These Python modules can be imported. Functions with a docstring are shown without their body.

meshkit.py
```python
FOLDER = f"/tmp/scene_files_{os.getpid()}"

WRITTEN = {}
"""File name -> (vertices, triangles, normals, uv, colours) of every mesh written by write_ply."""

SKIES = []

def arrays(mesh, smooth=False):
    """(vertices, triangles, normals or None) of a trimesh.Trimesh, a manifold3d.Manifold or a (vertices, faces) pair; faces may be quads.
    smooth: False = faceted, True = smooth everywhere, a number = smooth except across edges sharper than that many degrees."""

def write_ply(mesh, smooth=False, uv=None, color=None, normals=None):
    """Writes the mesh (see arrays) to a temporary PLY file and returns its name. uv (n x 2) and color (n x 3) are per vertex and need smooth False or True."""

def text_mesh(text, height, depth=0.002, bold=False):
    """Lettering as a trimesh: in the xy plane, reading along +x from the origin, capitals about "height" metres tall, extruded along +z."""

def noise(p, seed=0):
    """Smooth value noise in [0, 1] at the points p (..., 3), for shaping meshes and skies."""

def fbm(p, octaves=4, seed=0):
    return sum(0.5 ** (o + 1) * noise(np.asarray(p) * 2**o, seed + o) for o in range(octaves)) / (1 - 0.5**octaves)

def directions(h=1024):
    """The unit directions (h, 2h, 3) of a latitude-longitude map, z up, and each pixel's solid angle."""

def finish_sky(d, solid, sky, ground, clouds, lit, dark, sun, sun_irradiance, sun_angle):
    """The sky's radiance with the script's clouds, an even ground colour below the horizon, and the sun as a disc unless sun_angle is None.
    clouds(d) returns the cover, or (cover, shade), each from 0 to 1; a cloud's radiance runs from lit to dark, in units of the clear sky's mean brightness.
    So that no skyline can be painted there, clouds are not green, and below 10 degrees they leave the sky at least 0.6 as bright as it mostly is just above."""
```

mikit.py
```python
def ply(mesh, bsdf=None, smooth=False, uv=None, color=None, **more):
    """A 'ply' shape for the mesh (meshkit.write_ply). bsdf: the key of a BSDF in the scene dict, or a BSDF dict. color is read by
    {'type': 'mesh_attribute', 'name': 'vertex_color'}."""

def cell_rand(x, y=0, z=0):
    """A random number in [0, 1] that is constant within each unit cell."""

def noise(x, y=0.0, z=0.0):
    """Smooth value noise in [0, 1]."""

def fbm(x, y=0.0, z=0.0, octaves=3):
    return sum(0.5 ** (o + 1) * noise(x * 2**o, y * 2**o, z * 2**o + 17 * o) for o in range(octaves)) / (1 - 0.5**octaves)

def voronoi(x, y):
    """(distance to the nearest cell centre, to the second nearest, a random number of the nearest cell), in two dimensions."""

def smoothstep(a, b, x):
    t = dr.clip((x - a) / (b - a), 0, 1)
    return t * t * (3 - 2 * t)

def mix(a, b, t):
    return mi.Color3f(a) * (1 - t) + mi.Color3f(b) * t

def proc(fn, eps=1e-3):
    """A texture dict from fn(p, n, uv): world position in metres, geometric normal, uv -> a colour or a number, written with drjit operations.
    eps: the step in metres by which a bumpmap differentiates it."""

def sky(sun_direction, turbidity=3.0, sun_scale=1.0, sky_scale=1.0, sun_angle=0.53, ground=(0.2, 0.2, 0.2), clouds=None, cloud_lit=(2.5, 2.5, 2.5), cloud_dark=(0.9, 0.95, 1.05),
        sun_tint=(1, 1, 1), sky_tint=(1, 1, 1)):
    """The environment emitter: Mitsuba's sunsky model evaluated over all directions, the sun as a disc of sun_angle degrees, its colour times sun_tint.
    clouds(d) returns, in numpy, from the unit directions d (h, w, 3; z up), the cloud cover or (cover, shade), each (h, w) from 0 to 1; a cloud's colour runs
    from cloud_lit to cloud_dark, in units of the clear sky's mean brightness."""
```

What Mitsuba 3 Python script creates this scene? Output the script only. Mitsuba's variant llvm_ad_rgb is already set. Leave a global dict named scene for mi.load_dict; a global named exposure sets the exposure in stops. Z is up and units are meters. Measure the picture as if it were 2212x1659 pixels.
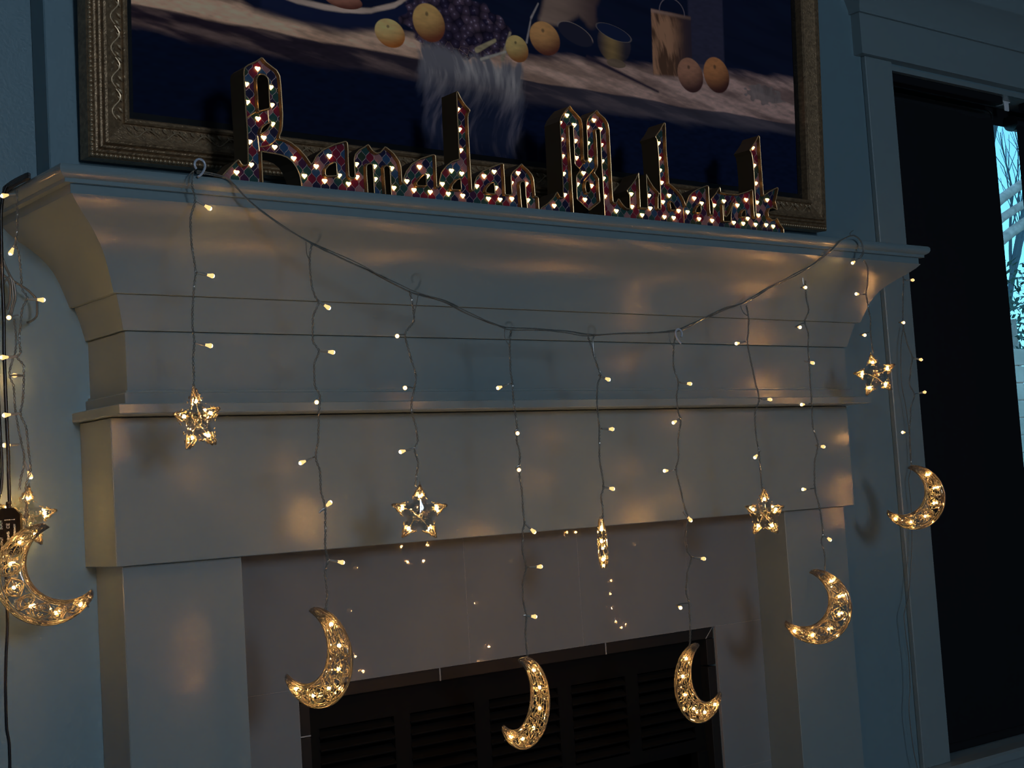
import math, random
import numpy as np, trimesh, drjit as dr, mitsuba as mi
import mikit, meshkit
from scipy.interpolate import PchipInterpolator
from shapely.geometry import Polygon, LineString, Point, box as sbox
from shapely.ops import unary_union

rng = random.Random(7)
nrng = np.random.default_rng(7)
T = mi.ScalarTransform4f
scene, labels = {}, {}
exposure = 6.0
LEVEL = 2.0 ** -exposure           # every light below is in units of the finished picture's white

# ------------------------------------------------------------------ camera
CAM = np.array([-1.80684, -2.20057, 1.00292])
F_PX = 3207.36
CR = np.array([[0.7741148278, -0.6298704308, -0.0633204062],
               [-0.0008605341, 0.0989779808, -0.9950892517],
               [0.6330446216, 0.770367834, 0.0760782976]])      # rows: right, down, forward
m = np.eye(4)
m[:3, 0], m[:3, 1], m[:3, 2], m[:3, 3] = -CR[0], -CR[1], CR[2], CAM
scene['camera'] = {'type': 'perspective', 'to_world': T(m.tolist()), 'fov_axis': 'x',
                   'fov': math.degrees(2 * math.atan(1106 / F_PX)), 'near_clip': 0.05, 'far_clip': 200.0}
# ------------------------------------------------------------------ daylight
def cloud_cover(d):
    return 0.25 * meshkit.fbm(d * 3.0, 4, 3)
sky = mikit.sky([-0.2, -0.5, 0.85], turbidity=3.0, sun_scale=0.0, sky_scale=7.5 * LEVEL, sky_tint=(0.42, 1.12, 1.15), clouds=cloud_cover, cloud_lit=(0.8, 1.25, 1.5))
scene['daylight_sky'] = {**sky, 'sampling_weight': 12.0}
WIN_L = (22.5, 28.5, 35.5)           # the window across the room
LED = (310.0, 152.0, 46.0)            # warm white string bulbs
LED_IN = (520.0, 250.0, 75.0)          # LEDs inside the stars and moons
LENS_GLOW = (1.5, 0.80, 0.30)      # the amber body of each bulb
SIGN = (7.0, 3.7, 0.9)              # small bulbs of the sign


# ------------------------------------------------------------------ helpers
def at(px, py, y=None, x=None):
    """World point that a pixel of the 2212x1659 photograph shows on the plane y (or x)."""
    r = CR.T @ np.array([(px - 1106) / F_PX, (py - 829.5) / F_PX, 1.0])
    t = (y - CAM[1]) / r[1] if y is not None else (x - CAM[0]) / r[0]
    return CAM + t * r


def numbered(key):
    if key not in used:
        used.add(key)
        return key
    n = 1
    while f'{key}_{n:03d}' in used:
        n += 1
    used.add(f'{key}_{n:03d}')
    return f'{key}_{n:03d}'


used = set()


def thing(name, label, cat, group=None):
    key = numbered(name)
    labels[key] = {'label': label, 'category': cat}
    if group:
        labels[key]['group'] = group
    return key


def struct(name, mesh=None, bsdf=None, label=None, smooth=False):
    key = numbered(name)
    labels[key] = {'kind': 'structure'}
    if label:
        labels[key]['label'] = label
    if mesh is not None:
        scene[key] = mikit.ply(mesh, bsdf, smooth=smooth)
    return key


def part(parent, name, mesh, bsdf, smooth=False, label=None, emit=None, weight=1.0, to_world=None, kind=None):
    key = numbered(f'{parent}__{name}')
    d = dict(mesh) if isinstance(mesh, dict) else mikit.ply(mesh, bsdf, smooth=smooth)
    if emit is not None:
        d['emitter'] = {'type': 'area', 'radiance': {'type': 'rgb', 'value': [v * LEVEL for v in emit]}, 'sampling_weight': float(weight)}
    if to_world is not None:
        d['to_world'] = to_world
    scene[key] = d
    if label or kind:
        labels[key] = {}
        if label:
            labels[key]['label'] = label
        if kind:
            labels[key]['kind'] = kind
    return key


def cat(*ms):
    return trimesh.util.concatenate([q for q in ms if q is not None])


def bx(x0, x1, y0, y1, z0, z1, c=0.0):
    """Box with chamfered edges."""
    if c <= 0:
        b = trimesh.creation.box(extents=(x1 - x0, y1 - y0, z1 - z0))
        b.apply_translation(((x0 + x1) / 2, (y0 + y1) / 2, (z0 + z1) / 2))
        return b
    P = []
    for X, sx in ((x0, 1), (x1, -1)):
        for Y, sy in ((y0, 1), (y1, -1)):
            for Z, sz in ((z0, 1), (z1, -1)):
                P += [(X + sx * c, Y + sy * c, Z), (X + sx * c, Y, Z + sz * c), (X, Y + sy * c, Z + sz * c)]
    return trimesh.Trimesh(np.array(P), process=False).convex_hull


def frames(p):
    t = np.gradient(p, axis=0)
    t /= np.linalg.norm(t, axis=1, keepdims=True) + 1e-12
    a = np.zeros_like(t)
    v = np.cross(t[0], [0.3, 0.9, 0.2] if abs(t[0][1]) < 0.8 else [1, 0, 0])
    for i in range(len(p)):
        v = v - np.dot(v, t[i]) * t[i]
        v /= np.linalg.norm(v) + 1e-12
        a[i] = v
    return t, a, np.cross(t, a)


def tube(p, r, sides=6, closed=False, caps=True):
    p = np.asarray(p, float)
    n = len(p)
    if closed:
        q = np.vstack([p[-1:], p, p[:1]])
        t, a, b = (z[1:-1] for z in frames(q))
    else:
        t, a, b = frames(p)
    ang = np.arange(sides) * 2 * math.pi / sides
    rr = np.broadcast_to(np.asarray(r, float), (n,))
    v = p[:, None] + rr[:, None, None] * (np.cos(ang)[None, :, None] * a[:, None] + np.sin(ang)[None, :, None] * b[:, None])
    v = v.reshape(-1, 3)
    F = []
    for i in range(n if closed else n - 1):
        i2 = (i + 1) % n
        for k in range(sides):
            k2 = (k + 1) % sides
            F += [(i * sides + k, i2 * sides + k2, i * sides + k2), (i * sides + k, i2 * sides + k, i2 * sides + k2)]
    if caps and not closed:
        v = np.vstack([v, p[:1], p[-1:]])
        for k in range(sides):
            k2 = (k + 1) % sides
            F += [(len(v) - 2, k, k2), (len(v) - 1, (n - 1) * sides + k2, (n - 1) * sides + k)]
    mesh = trimesh.Trimesh(v, np.array(F), process=False)
    return mesh


def spline(pts, step):
    p = np.asarray(pts, float)
    d = np.concatenate([[0], np.cumsum(np.linalg.norm(np.diff(p, axis=0), axis=1))])
    s = np.linspace(0, d[-1], max(4, int(d[-1] / step)))
    return PchipInterpolator(d, p, axis=0)(s)


def twist(pts, r=0.0007, rad=0.00125, pitch=0.0125, step=0.0016, phase=0.0):
    """Two thin wires twisted round each other along a path."""
    p = spline(pts, step)
    t, a, b = frames(p)
    s = np.concatenate([[0], np.cumsum(np.linalg.norm(np.diff(p, axis=0), axis=1))])
    out = []
    for k in (0, math.pi):
        ph = s / pitch * 2 * math.pi + k + phase + 0.6 * np.sin(s * 37)
        out.append(tube(p + rad * (np.cos(ph)[:, None] * a + np.sin(ph)[:, None] * b), r, 4))
    return cat(*out)


def lathe(profile, sides=10):
    """Solid of revolution about +z from (radius, z) pairs."""
    pr = np.asarray(profile, float)
    ang = np.arange(sides) * 2 * math.pi / sides
    v = np.stack([pr[:, None, 0] * np.cos(ang), pr[:, None, 0] * np.sin(ang), np.broadcast_to(pr[:, None, 1], (len(pr), sides))], -1).reshape(-1, 3)
    F = []
    for i in range(len(pr) - 1):
        for k in range(sides):
            k2 = (k + 1) % sides
            F += [(i * sides + k, i * sides + k2, (i + 1) * sides + k2), (i * sides + k, (i + 1) * sides + k2, (i + 1) * sides + k)]
    mm = trimesh.Trimesh(v, np.array(F), process=False)
    return mm


def aim(mesh, origin, direction):
    """Moves a mesh built along +z so that it starts at origin and points along direction."""
    d = np.asarray(direction, float)
    d = d / np.linalg.norm(d)
    M = trimesh.geometry.align_vectors([0, 0, 1], d)
    M[:3, 3] = origin
    q = mesh.copy()
    q.apply_transform(M)
    return q


def ball(c, r, sub=1):
    s = trimesh.creation.icosphere(subdivisions=sub, radius=r)
    s.apply_translation(c)
    return s


def extr(poly, y0, y1):
    """Shapely polygon in (x, z), extruded from y0 (front) to y1 (back)."""
    out = []
    for g in getattr(poly, 'geoms', [poly]):
        if g.is_empty or g.area < 1e-8:
            continue
        q = trimesh.creation.extrude_polygon(g, y1 - y0, engine='earcut')
        v = q.vertices.copy()
        q = trimesh.Trimesh(np.stack([v[:, 0], v[:, 2] + y0, v[:, 1]], 1), q.faces[:, ::-1], process=False)
        out.append(q)
    return cat(*out) if out else None


def wrap(profile, h0, back=0.0):
    """Moulding mitred round the front and both ends of the mantel: profile of (projection d, z); half width is h0 + d."""
    pr = np.asarray(profile, float)
    d, z = pr[:, 0], pr[:, 1]
    h = h0 + d
    A = np.stack([-h, np.full_like(d, back), z], 1)
    B = np.stack([-h, -d, z], 1)
    Cc = np.stack([h, -d, z], 1)
    D = np.stack([h, np.full_like(d, back), z], 1)
    n = len(d)
    V, F = [], []
    for P, Q in ((A, B), (B, Cc), (Cc, D)):
        o = sum(map(len, V))
        V += [P, Q]
        for i in range(n - 1):
            F += [(o + i, o + i + 1, o + n + i + 1), (o + i, o + n + i + 1, o + n + i)]
    # the two ends against the wall stay open; top and bottom caps
    o = sum(map(len, V))
    for i, fl in ((0, 0), (n - 1, 1)):
        V.append(np.array([A[i], B[i], Cc[i], D[i]]))
        q = [(o, o + 1, o + 2), (o, o + 2, o + 3)]
        F += [f[::-1] for f in q] if fl else q
        o += 4
    return trimesh.Trimesh(np.vstack(V), np.array(F), process=False)


# ------------------------------------------------------------------ materials
def rgb(v):
    return {'type': 'rgb', 'value': list(v)}


def principled(base, rough=0.5, metallic=0.0, spec=0.5, **k):
    d = {'type': 'principled', 'base_color': rgb(base) if isinstance(base, (tuple, list)) else base, 'roughness': rough, 'metallic': metallic, 'specular': spec}
    d.update(k)
    return {'type': 'twosided', 'bsdf': d}


def paint_tex(base, amount, scale):
    def fn(p, n, uv):
        f = mikit.fbm(p.x * scale, p.y * scale, p.z * scale, 3)
        return mi.Color3f(base) * (1 - amount + 2 * amount * f)
    return mikit.proc(fn)


def bumped(base, rough, height, scale, spec=0.5):
    def h(p, n, uv):
        return mikit.fbm(p.x * scale, p.y * scale, p.z * scale, 2)
    return {'type': 'twosided', 'bsdf': {'type': 'bumpmap', 'arbitrary': mikit.proc(h, eps=0.2 / scale), 'scale': height,
            'bsdf': {'type': 'principled', 'base_color': rgb(base), 'roughness': rough, 'specular': spec}}}


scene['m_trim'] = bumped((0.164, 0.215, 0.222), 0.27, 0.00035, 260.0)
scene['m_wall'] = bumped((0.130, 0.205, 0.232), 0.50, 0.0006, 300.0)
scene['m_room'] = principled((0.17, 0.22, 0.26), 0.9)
scene['m_floor'] = principled(paint_tex((0.38, 0.42, 0.46), 0.1, 60.0), 0.95)
scene['m_tile'] = {'type': 'plastic', 'diffuse_reflectance': paint_tex((0.145, 0.165, 0.17), 0.05, 4.0), 'int_ior': 1.5}
scene['m_grout'] = principled((0.24, 0.24, 0.235), 0.9)
scene['m_slate'] = principled((0.012, 0.012, 0.0115), 0.5, spec=0.2)
scene['m_iron'] = principled((0.004, 0.004, 0.004), 0.7, spec=0.08)
scene['m_void'] = principled((0.004, 0.004, 0.004), 0.9, spec=0.05)
scene['m_black'] = principled((0.0045, 0.0045, 0.005), 0.28)
scene['m_shade'] = principled((0.006, 0.007, 0.009), 0.8, spec=0.2)
scene['m_tape'] = principled((0.012, 0.012, 0.013), 0.45)
scene['m_case'] = principled((0.003, 0.003, 0.0032), 0.6, spec=0.1)
scene['m_print'] = principled((0.60, 0.60, 0.60), 0.7)
scene['m_wire'] = principled((0.105, 0.108, 0.095), 0.2, spec=0.8)
scene['m_socket'] = principled((0.20, 0.21, 0.19), 0.35)
scene['m_clear'] = {'type': 'thindielectric', 'int_ior': 1.45, 'specular_transmittance': rgb((0.86, 0.86, 0.84))}
scene['m_shell'] = {'type': 'thindielectric', 'int_ior': 1.5, 'specular_transmittance': rgb((0.80, 0.79, 0.76)), 'specular_reflectance': rgb((0.5, 0.5, 0.5))}
scene['m_relief'] = {'type': 'principledthin', 'base_color': rgb((0.24, 0.235, 0.20)), 'roughness': 0.3, 'diff_trans': 1.1, 'spec_trans': 0.35, 'eta': 1.5}
scene['m_led'] = {'type': 'principledthin', 'base_color': rgb((0.22, 0.11, 0.04)), 'roughness': 0.3, 'diff_trans': 1.2, 'spec_trans': 0.3, 'eta': 1.5}
scene['m_glow'] = {'type': 'diffuse', 'reflectance': rgb((0.5, 0.4, 0.3))}
scene['m_hook'] = principled((0.36, 0.38, 0.42), 0.2, spec=0.8)
scene['m_gold'] = principled((0.78, 0.50, 0.24), 0.33, metallic=0.8)
scene['m_signbody'] = principled((0.085, 0.05, 0.022), 0.5, metallic=0.25)
scene['m_signface'] = principled((0.34, 0.24, 0.22), 0.5)
TILES = {'crimson': (0.15, 0.010, 0.024), 'navy': (0.010, 0.009, 0.034), 'pink': (0.26, 0.115, 0.115), 'green': (0.014, 0.050, 0.046),
         'blue': (0.022, 0.055, 0.115), 'plum': (0.050, 0.012, 0.040), 'moss': (0.020, 0.036, 0.020)}
for k, v in TILES.items():
    scene['m_mosaic_' + k] = principled(v, 0.3)
scene['m_glass'] = {'type': 'thindielectric', 'int_ior': 1.5}
scene['m_sash'] = principled((0.30, 0.31, 0.33), 0.5)
scene['m_bracket'] = principled((0.65, 0.66, 0.68), 0.4)
scene['m_bark'] = principled(paint_tex((0.62, 0.42, 0.36), 0.5, 14.0), 0.9)
scene['m_twig'] = principled((0.12, 0.14, 0.16), 0.9)
scene['m_leaf'] = principled((0.09, 0.13, 0.10), 0.8)
scene['m_fence'] = principled(paint_tex((0.80, 0.52, 0.42), 0.3, 6.0), 0.8)
scene['m_ground'] = principled((0.25, 0.27, 0.2), 0.9)

# ================================================================== the room
RX0, RX1, RY, RZ = -3.3, 3.4, -6.0, 3.1
FH, OPW = 0.7055, 0.5085            # firebox opening: top, half width
WX0, WX1, WZ0, WZ1 = 1.285, 2.98, 0.30, 2.025
FB = 0.5085
W = [bx(RX0, -FB, 0, 0.16, 0, RZ), bx(FB, WX0, 0, 0.16, 0, RZ), bx(-FB, FB, 0, 0.16, FH, RZ), bx(WX0, WX1, 0, 0.16, WZ1, RZ),
     bx(WX0, WX1, 0, 0.16, 0, WZ0), bx(WX1, RX1, 0, 0.16, 0, RZ)]
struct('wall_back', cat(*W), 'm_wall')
struct('wall_left', bx(RX0 - 0.1, RX0, RY, 0.16, 0, RZ), 'm_room')
struct('wall_right', bx(RX1, RX1 + 0.1, RY, 0.16, 0, RZ), 'm_room')
struct('floor', bx(RX0 - 0.1, RX1 + 0.1, RY - 0.1, 0.16, -0.1, 0), 'm_floor')
struct('ceiling', bx(RX0 - 0.1, RX1 + 0.1, RY - 0.1, 0.16, RZ, RZ + 0.1), 'm_room')
# front wall (behind the camera) with the window that lights the room
NX0, NX1, NZ0, NZ1 = -1.72, -0.96, 1.50, 2.40
Q = [bx(RX0, NX0, RY - 0.1, RY, 0, RZ), bx(NX1, RX1, RY - 0.1, RY, 0, RZ), bx(NX0, NX1, RY - 0.1, RY, NZ1, RZ), bx(NX0, NX1, RY - 0.1, RY, 0, NZ0)]
struct('wall_front', cat(*Q), 'm_room')
w2 = struct('window_2', None, None, 'window across the room')
part(w2, 'frame', cat(bx(NX0 - 0.07, NX0, RY - 0.01, RY + 0.03, NZ0 - 0.07, NZ1 + 0.07, 0.004), bx(NX1, NX1 + 0.07, RY - 0.01, RY + 0.03, NZ0 - 0.07, NZ1 + 0.07, 0.004),
     bx(NX0, NX1, RY - 0.01, RY + 0.03, NZ1, NZ1 + 0.07, 0.004), bx(NX0, NX1, RY - 0.01, RY + 0.03, NZ0 - 0.07, NZ0, 0.004)), 'm_trim')
part(w2, 'pane', trimesh.Trimesh([(NX0, RY - 0.05, NZ0), (NX1, RY - 0.05, NZ0), (NX1, RY - 0.05, NZ1), (NX0, RY - 0.05, NZ1)], [(0, 2, 1), (0, 3, 2)], process=False),
     'm_glow', emit=WIN_L, weight=150.0)

# overmantel panel on the chimney breast
struct('trim_1', bx(-0.9215, 0.9215, -0.052, 0.0, 1.497, RZ, 0.002), 'm_wall', 'painted panel of the chimney breast above the mantel')

# ================================================================== window to the right, with its casing
w1 = struct('window_1', None, None, 'window to the right of the fireplace behind black shades')
part(w1, 'casing', cat(bx(1.178, WX0, -0.014, 0.0, 0.30, 2.030, 0.002), bx(WX1, WX1 + 0.107, -0.014, 0.0, 0.30, 2.030, 0.002)), 'm_trim')
def left_return(profile, x0, x1):
    """Moulding along x whose left end is mitred back to the wall: profile of (projection, z)."""
    pr = np.asarray(profile, float)
    d, z = pr[:, 0], pr[:, 1]
    n = len(d)
    A = np.stack([x0 - d, 0 * d, z], 1); B = np.stack([x0 - d, -d, z], 1); C2 = np.stack([x1 + d, -d, z], 1); D2 = np.stack([x1 + d, 0 * d, z], 1)
    V, F = [], []
    for P, Qq in ((A, B), (B, C2), (C2, D2)):
        o = sum(map(len, V)); V += [P, Qq]
        for i in range(n - 1):
            F += [(o + i, o + i + 1, o + n + i + 1), (o + i, o + n + i + 1, o + n + i)]
    return trimesh.Trimesh(np.vstack(V), np.array(F), process=False)
part(w1, 'header', left_return([(0.0, 2.131), (0.026, 2.131), (0.026, 2.030), (0.0, 2.030)], 1.178, WX1 + 0.107), 'm_trim')
part(w1, 'crown', left_return([(0.0, 2.262), (0.088, 2.262), (0.088, 2.212), (0.084, 2.206), (0.070, 2.196), (0.050, 2.172), (0.040, 2.152), (0.034, 2.138), (0.034, 2.131), (0.0, 2.131)], 1.178, WX1 + 0.107), 'm_trim', smooth=35)
part(w1, 'jamb', cat(bx(WX0 - 0.001, WX0 + 0.006, 0.0, 0.16, WZ0, WZ1), bx(WX1 - 0.006, WX1 + 0.001, 0.0, 0.16, WZ0, WZ1), bx(WX0, WX1, 0.0, 0.16, WZ1 - 0.012, WZ1 + 0.001)), 'm_trim')
part(w1, 'stool', bx(1.15, WX1 + 0.13, -0.055, 0.10, 0.272, 0.300, 0.006), 'm_trim')
part(w1, 'apron', bx(1.178, WX1 + 0.1, -0.016, 0.0, 0.18, 0.272, 0.002), 'm_trim')
GX0, GX1 = 1.8155, 1.9360
part(w1, 'head_rail', bx(WX0 + 0.006, WX1 - 0.006, 0.093, 0.099, 1.962, 2.0125, 0.002), 'm_shade')
part(w1, 'sash', cat(bx(WX0, WX1, 0.10, 0.14, 1.985, WZ1), bx(WX0, WX1, 0.10, 0.14, WZ0, WZ0 + 0.05), bx(WX0, WX0 + 0.05, 0.10, 0.14, WZ0, WZ1), bx(WX1 - 0.05, WX1, 0.10, 0.14, WZ0, WZ1)), 'm_sash')
part(w1, 'pane', trimesh.Trimesh([(WX0 + 0.04, 0.12, WZ0), (WX1 - 0.04, 0.12, WZ0), (WX1 - 0.04, 0.12, WZ1), (WX0 + 0.04, 0.12, WZ1)], [(0, 1, 2), (0, 2, 3)], process=False), 'm_glass')

def roller_shade(x0, x1, label, bracket=None):
    t = thing('roller_shade', label, 'blind', 'black roller shades in the window')
    zr, R = 1.965, 0.021
    fab = []
    n = 14
    P = [(x, 0.05 + 0.0015 * math.sin(i * 1.3), z) for z in (WZ0 + 0.02, zr) for i, x in enumerate(np.linspace(x0, x1, n))]
    front = [(i, i + 1, n + i + 1) for i in range(n - 1)] + [(i, n + i + 1, n + i) for i in range(n - 1)]
    V = np.array(P + [(x, y + 0.0015, z) for x, y, z in P])
    F = front + [(c + 2 * n, b + 2 * n, a + 2 * n) for a, b, c in front]
    F += [(0, n, 3 * n), (0, 3 * n, 2 * n), (n - 1, 3 * n - 1, 4 * n - 1), (n - 1, 4 * n - 1, 2 * n - 1)]
    part(t, 'fabric', trimesh.Trimesh(V, np.array(F), process=False), 'm_shade')
    part(t, 'roll', tube([(x0, 0.05 + R * 0.9, zr), (x1, 0.05 + R * 0.9, zr)], R, 24), 'm_black', smooth=40)
    part(t, 'cassette', bx(x0, x1, 0.012, 0.040, 1.9915, 2.0120, 0.002), 'm_shade')
    part(t, 'hem_bar', bx(x0, x1, 0.044, 0.058, WZ0 + 0.002, WZ0 + 0.024, 0.003), 'm_shade')
    for xx in (x0 + 0.004, x1 - 0.004):
        part(t, 'end_cap', tube([(xx - 0.004, 0.05 + R * 0.9, zr), (xx + 0.004, 0.05 + R * 0.9, zr)], R * 1.08, 20), 'm_black', smooth=40)
    if bracket:
        xc = bracket
        part(t, 'bracket', cat(bx(xc - 0.018, xc + 0.018, 0.036, 0.075, WZ1 - 0.016, WZ1 - 0.012, 0.001), bx(xc - 0.010, xc + 0.010, 0.036, 0.040, 1.985, WZ1 - 0.014, 0.001)), 'm_bracket', label='white metal bracket')
    return t
roller_shade(WX0 + 0.009, GX0, 'black roller shade beside the fireplace casing, left of the bright gap')
roller_shade(GX1, WX1 - 0.01, 'black roller shade right of the bright gap, at the photo edge', bracket=1.872)

# ================================================================== the mantel
mant = thing('mantelpiece', 'white painted wooden mantelpiece with coved hood and deep shelf around the fireplace', 'mantelpiece')
SH = 0.7235
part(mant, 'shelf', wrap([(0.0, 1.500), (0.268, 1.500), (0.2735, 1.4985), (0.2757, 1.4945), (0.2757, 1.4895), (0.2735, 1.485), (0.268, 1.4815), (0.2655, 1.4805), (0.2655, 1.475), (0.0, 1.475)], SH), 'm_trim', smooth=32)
part(mant, 'fascia', wrap([(0.20, 1.475), (0.2575, 1.475), (0.2575, 1.4615), (0.2565, 1.4603), (0.10, 1.4603)], SH - 0.003), 'm_trim')
h0 = 0.7155
cove = [(0.20, 1.4605), (0.2625, 1.4605), (0.2555, 1.4525), (0.2400, 1.4405), (0.2235, 1.4300), (0.2080, 1.4185), (0.1955, 1.4065), (0.1850, 1.3925), (0.1765, 1.3765), (0.1695, 1.3590), (0.1650, 1.3475), (0.1625, 1.3400), (0.10, 1.3400)]
part(mant, 'cove_panel', wrap(cove, h0), 'm_trim', smooth=28)
part(mant, 'hood_board', wrap([(0.10, 1.3400), (0.1545, 1.3395), (0.1470, 1.3180), (0.1395, 1.2905), (0.1385, 1.2880), (0.10, 1.2880)], h0), 'm_trim', smooth=20)
part(mant, 'hood_board', wrap([(0.10, 1.2878), (0.1335, 1.2872), (0.1345, 1.2855), (0.1345, 1.1985), (0.1365, 1.1975), (0.10, 1.1975)], h0), 'm_trim')
part(mant, 'bed_mould', wrap([(0.10, 1.1978), (0.1385, 1.1978), (0.1385, 1.1950), (0.1420, 1.1935), (0.1425, 1.1925), (0.1425, 1.1775), (0.1440, 1.1755), (0.10, 1.1755)], h0), 'm_trim')
part(mant, 'ledge', wrap([(0.0, 1.1757), (0.1690, 1.1757), (0.1712, 1.1742), (0.1712, 1.1618), (0.1697, 1.1603), (0.0, 1.1603)], 0.7095), 'm_trim')
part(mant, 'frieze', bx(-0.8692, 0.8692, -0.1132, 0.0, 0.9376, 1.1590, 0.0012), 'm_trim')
for s in (-1, 1):
    xa, xb = sorted((s * 0.6520, s * 0.8526))
    part(mant, 'pilaster', bx(xa, xb, -0.0955, 0.0, 0.14, 0.9376, 0.0012), 'm_trim')
    part(mant, 'plinth', bx(xa - 0.008, xb + 0.008, -0.104, 0.0, 0.0, 0.14, 0.003), 'm_trim')
# ---- tiles round the opening
ts = thing('tile_surround', 'glossy grey tile surround between the white pilasters and the black firebox', 'tile surround')
part(ts, 'grout', cat(bx(-0.652, -OPW, -0.0060, 0.0, 0.0, 0.9376), bx(OPW, 0.652, -0.0060, 0.0, 0.0, 0.9376), bx(-OPW, OPW, -0.0060, 0.0, FH, 0.9376)), 'm_grout', label='pale grout joints')
xj = [-0.652, at(1007, 1280, y=-0.006)[0] - 0.30, at(1007, 1280, y=-0.006)[0], at(1250, 1230, y=-0.006)[0], at(1250, 1230, y=-0.006)[0] + 0.30, 0.652]
def tile(x0, x1, z0, z1):
    g = 0.0004
    part(ts, 'tile', bx(x0 + g, x1 - g, -0.0065, -0.0010, z0 + g, z1 - g, 0.0004), 'm_tile')
for a, b in zip(xj[:-1], xj[1:]):
    tile(a, b, FH, 0.9372)
for s in (-1, 1):
    x0, x1 = sorted((s * OPW, s * 0.652))
    for z0, z1 in ((0.405, FH), (0.105, 0.405), (0.0, 0.105)):
        tile(x0, x1, z0, z1)
# ---- black firebox
fi = thing('fireplace_insert', 'black metal fireplace insert with louvred grilles behind the hanging moons', 'fireplace')
SW = 0.024
top_cuts = [-OPW, at(951, 1450, y=0.0)[0], at(1309, 1395, y=0.0)[0], OPW]
for a, b in zip(top_cuts[:-1], top_cuts[1:]):
    part(fi, 'slate_strip', bx(a + 0.0012, b - 0.0012, 0.0005, 0.03, FH - SW, FH - 0.0005, 0.001), 'm_slate')
for x in top_cuts[1:-1]:
    part(fi, 'joint', bx(x - 0.0013, x + 0.0013, 0.0008, 0.03, FH - SW, FH - 0.001), 'm_grout', label='pale mortar joint')
part(fi, 'joint', bx(-OPW + 0.0005, -OPW + SW, 0.0010, 0.03, 0.6235, 0.6258), 'm_grout', label='pale mortar joint')
mit = extr(Polygon([(OPW, FH), (OPW - SW, FH - SW), (OPW - SW - 0.002, FH - SW + 0.0005), (OPW - 0.002, FH)]), -0.0002, 0.02)
part(fi, 'joint', mit, 'm_grout', label='pale mortar joint')
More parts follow.
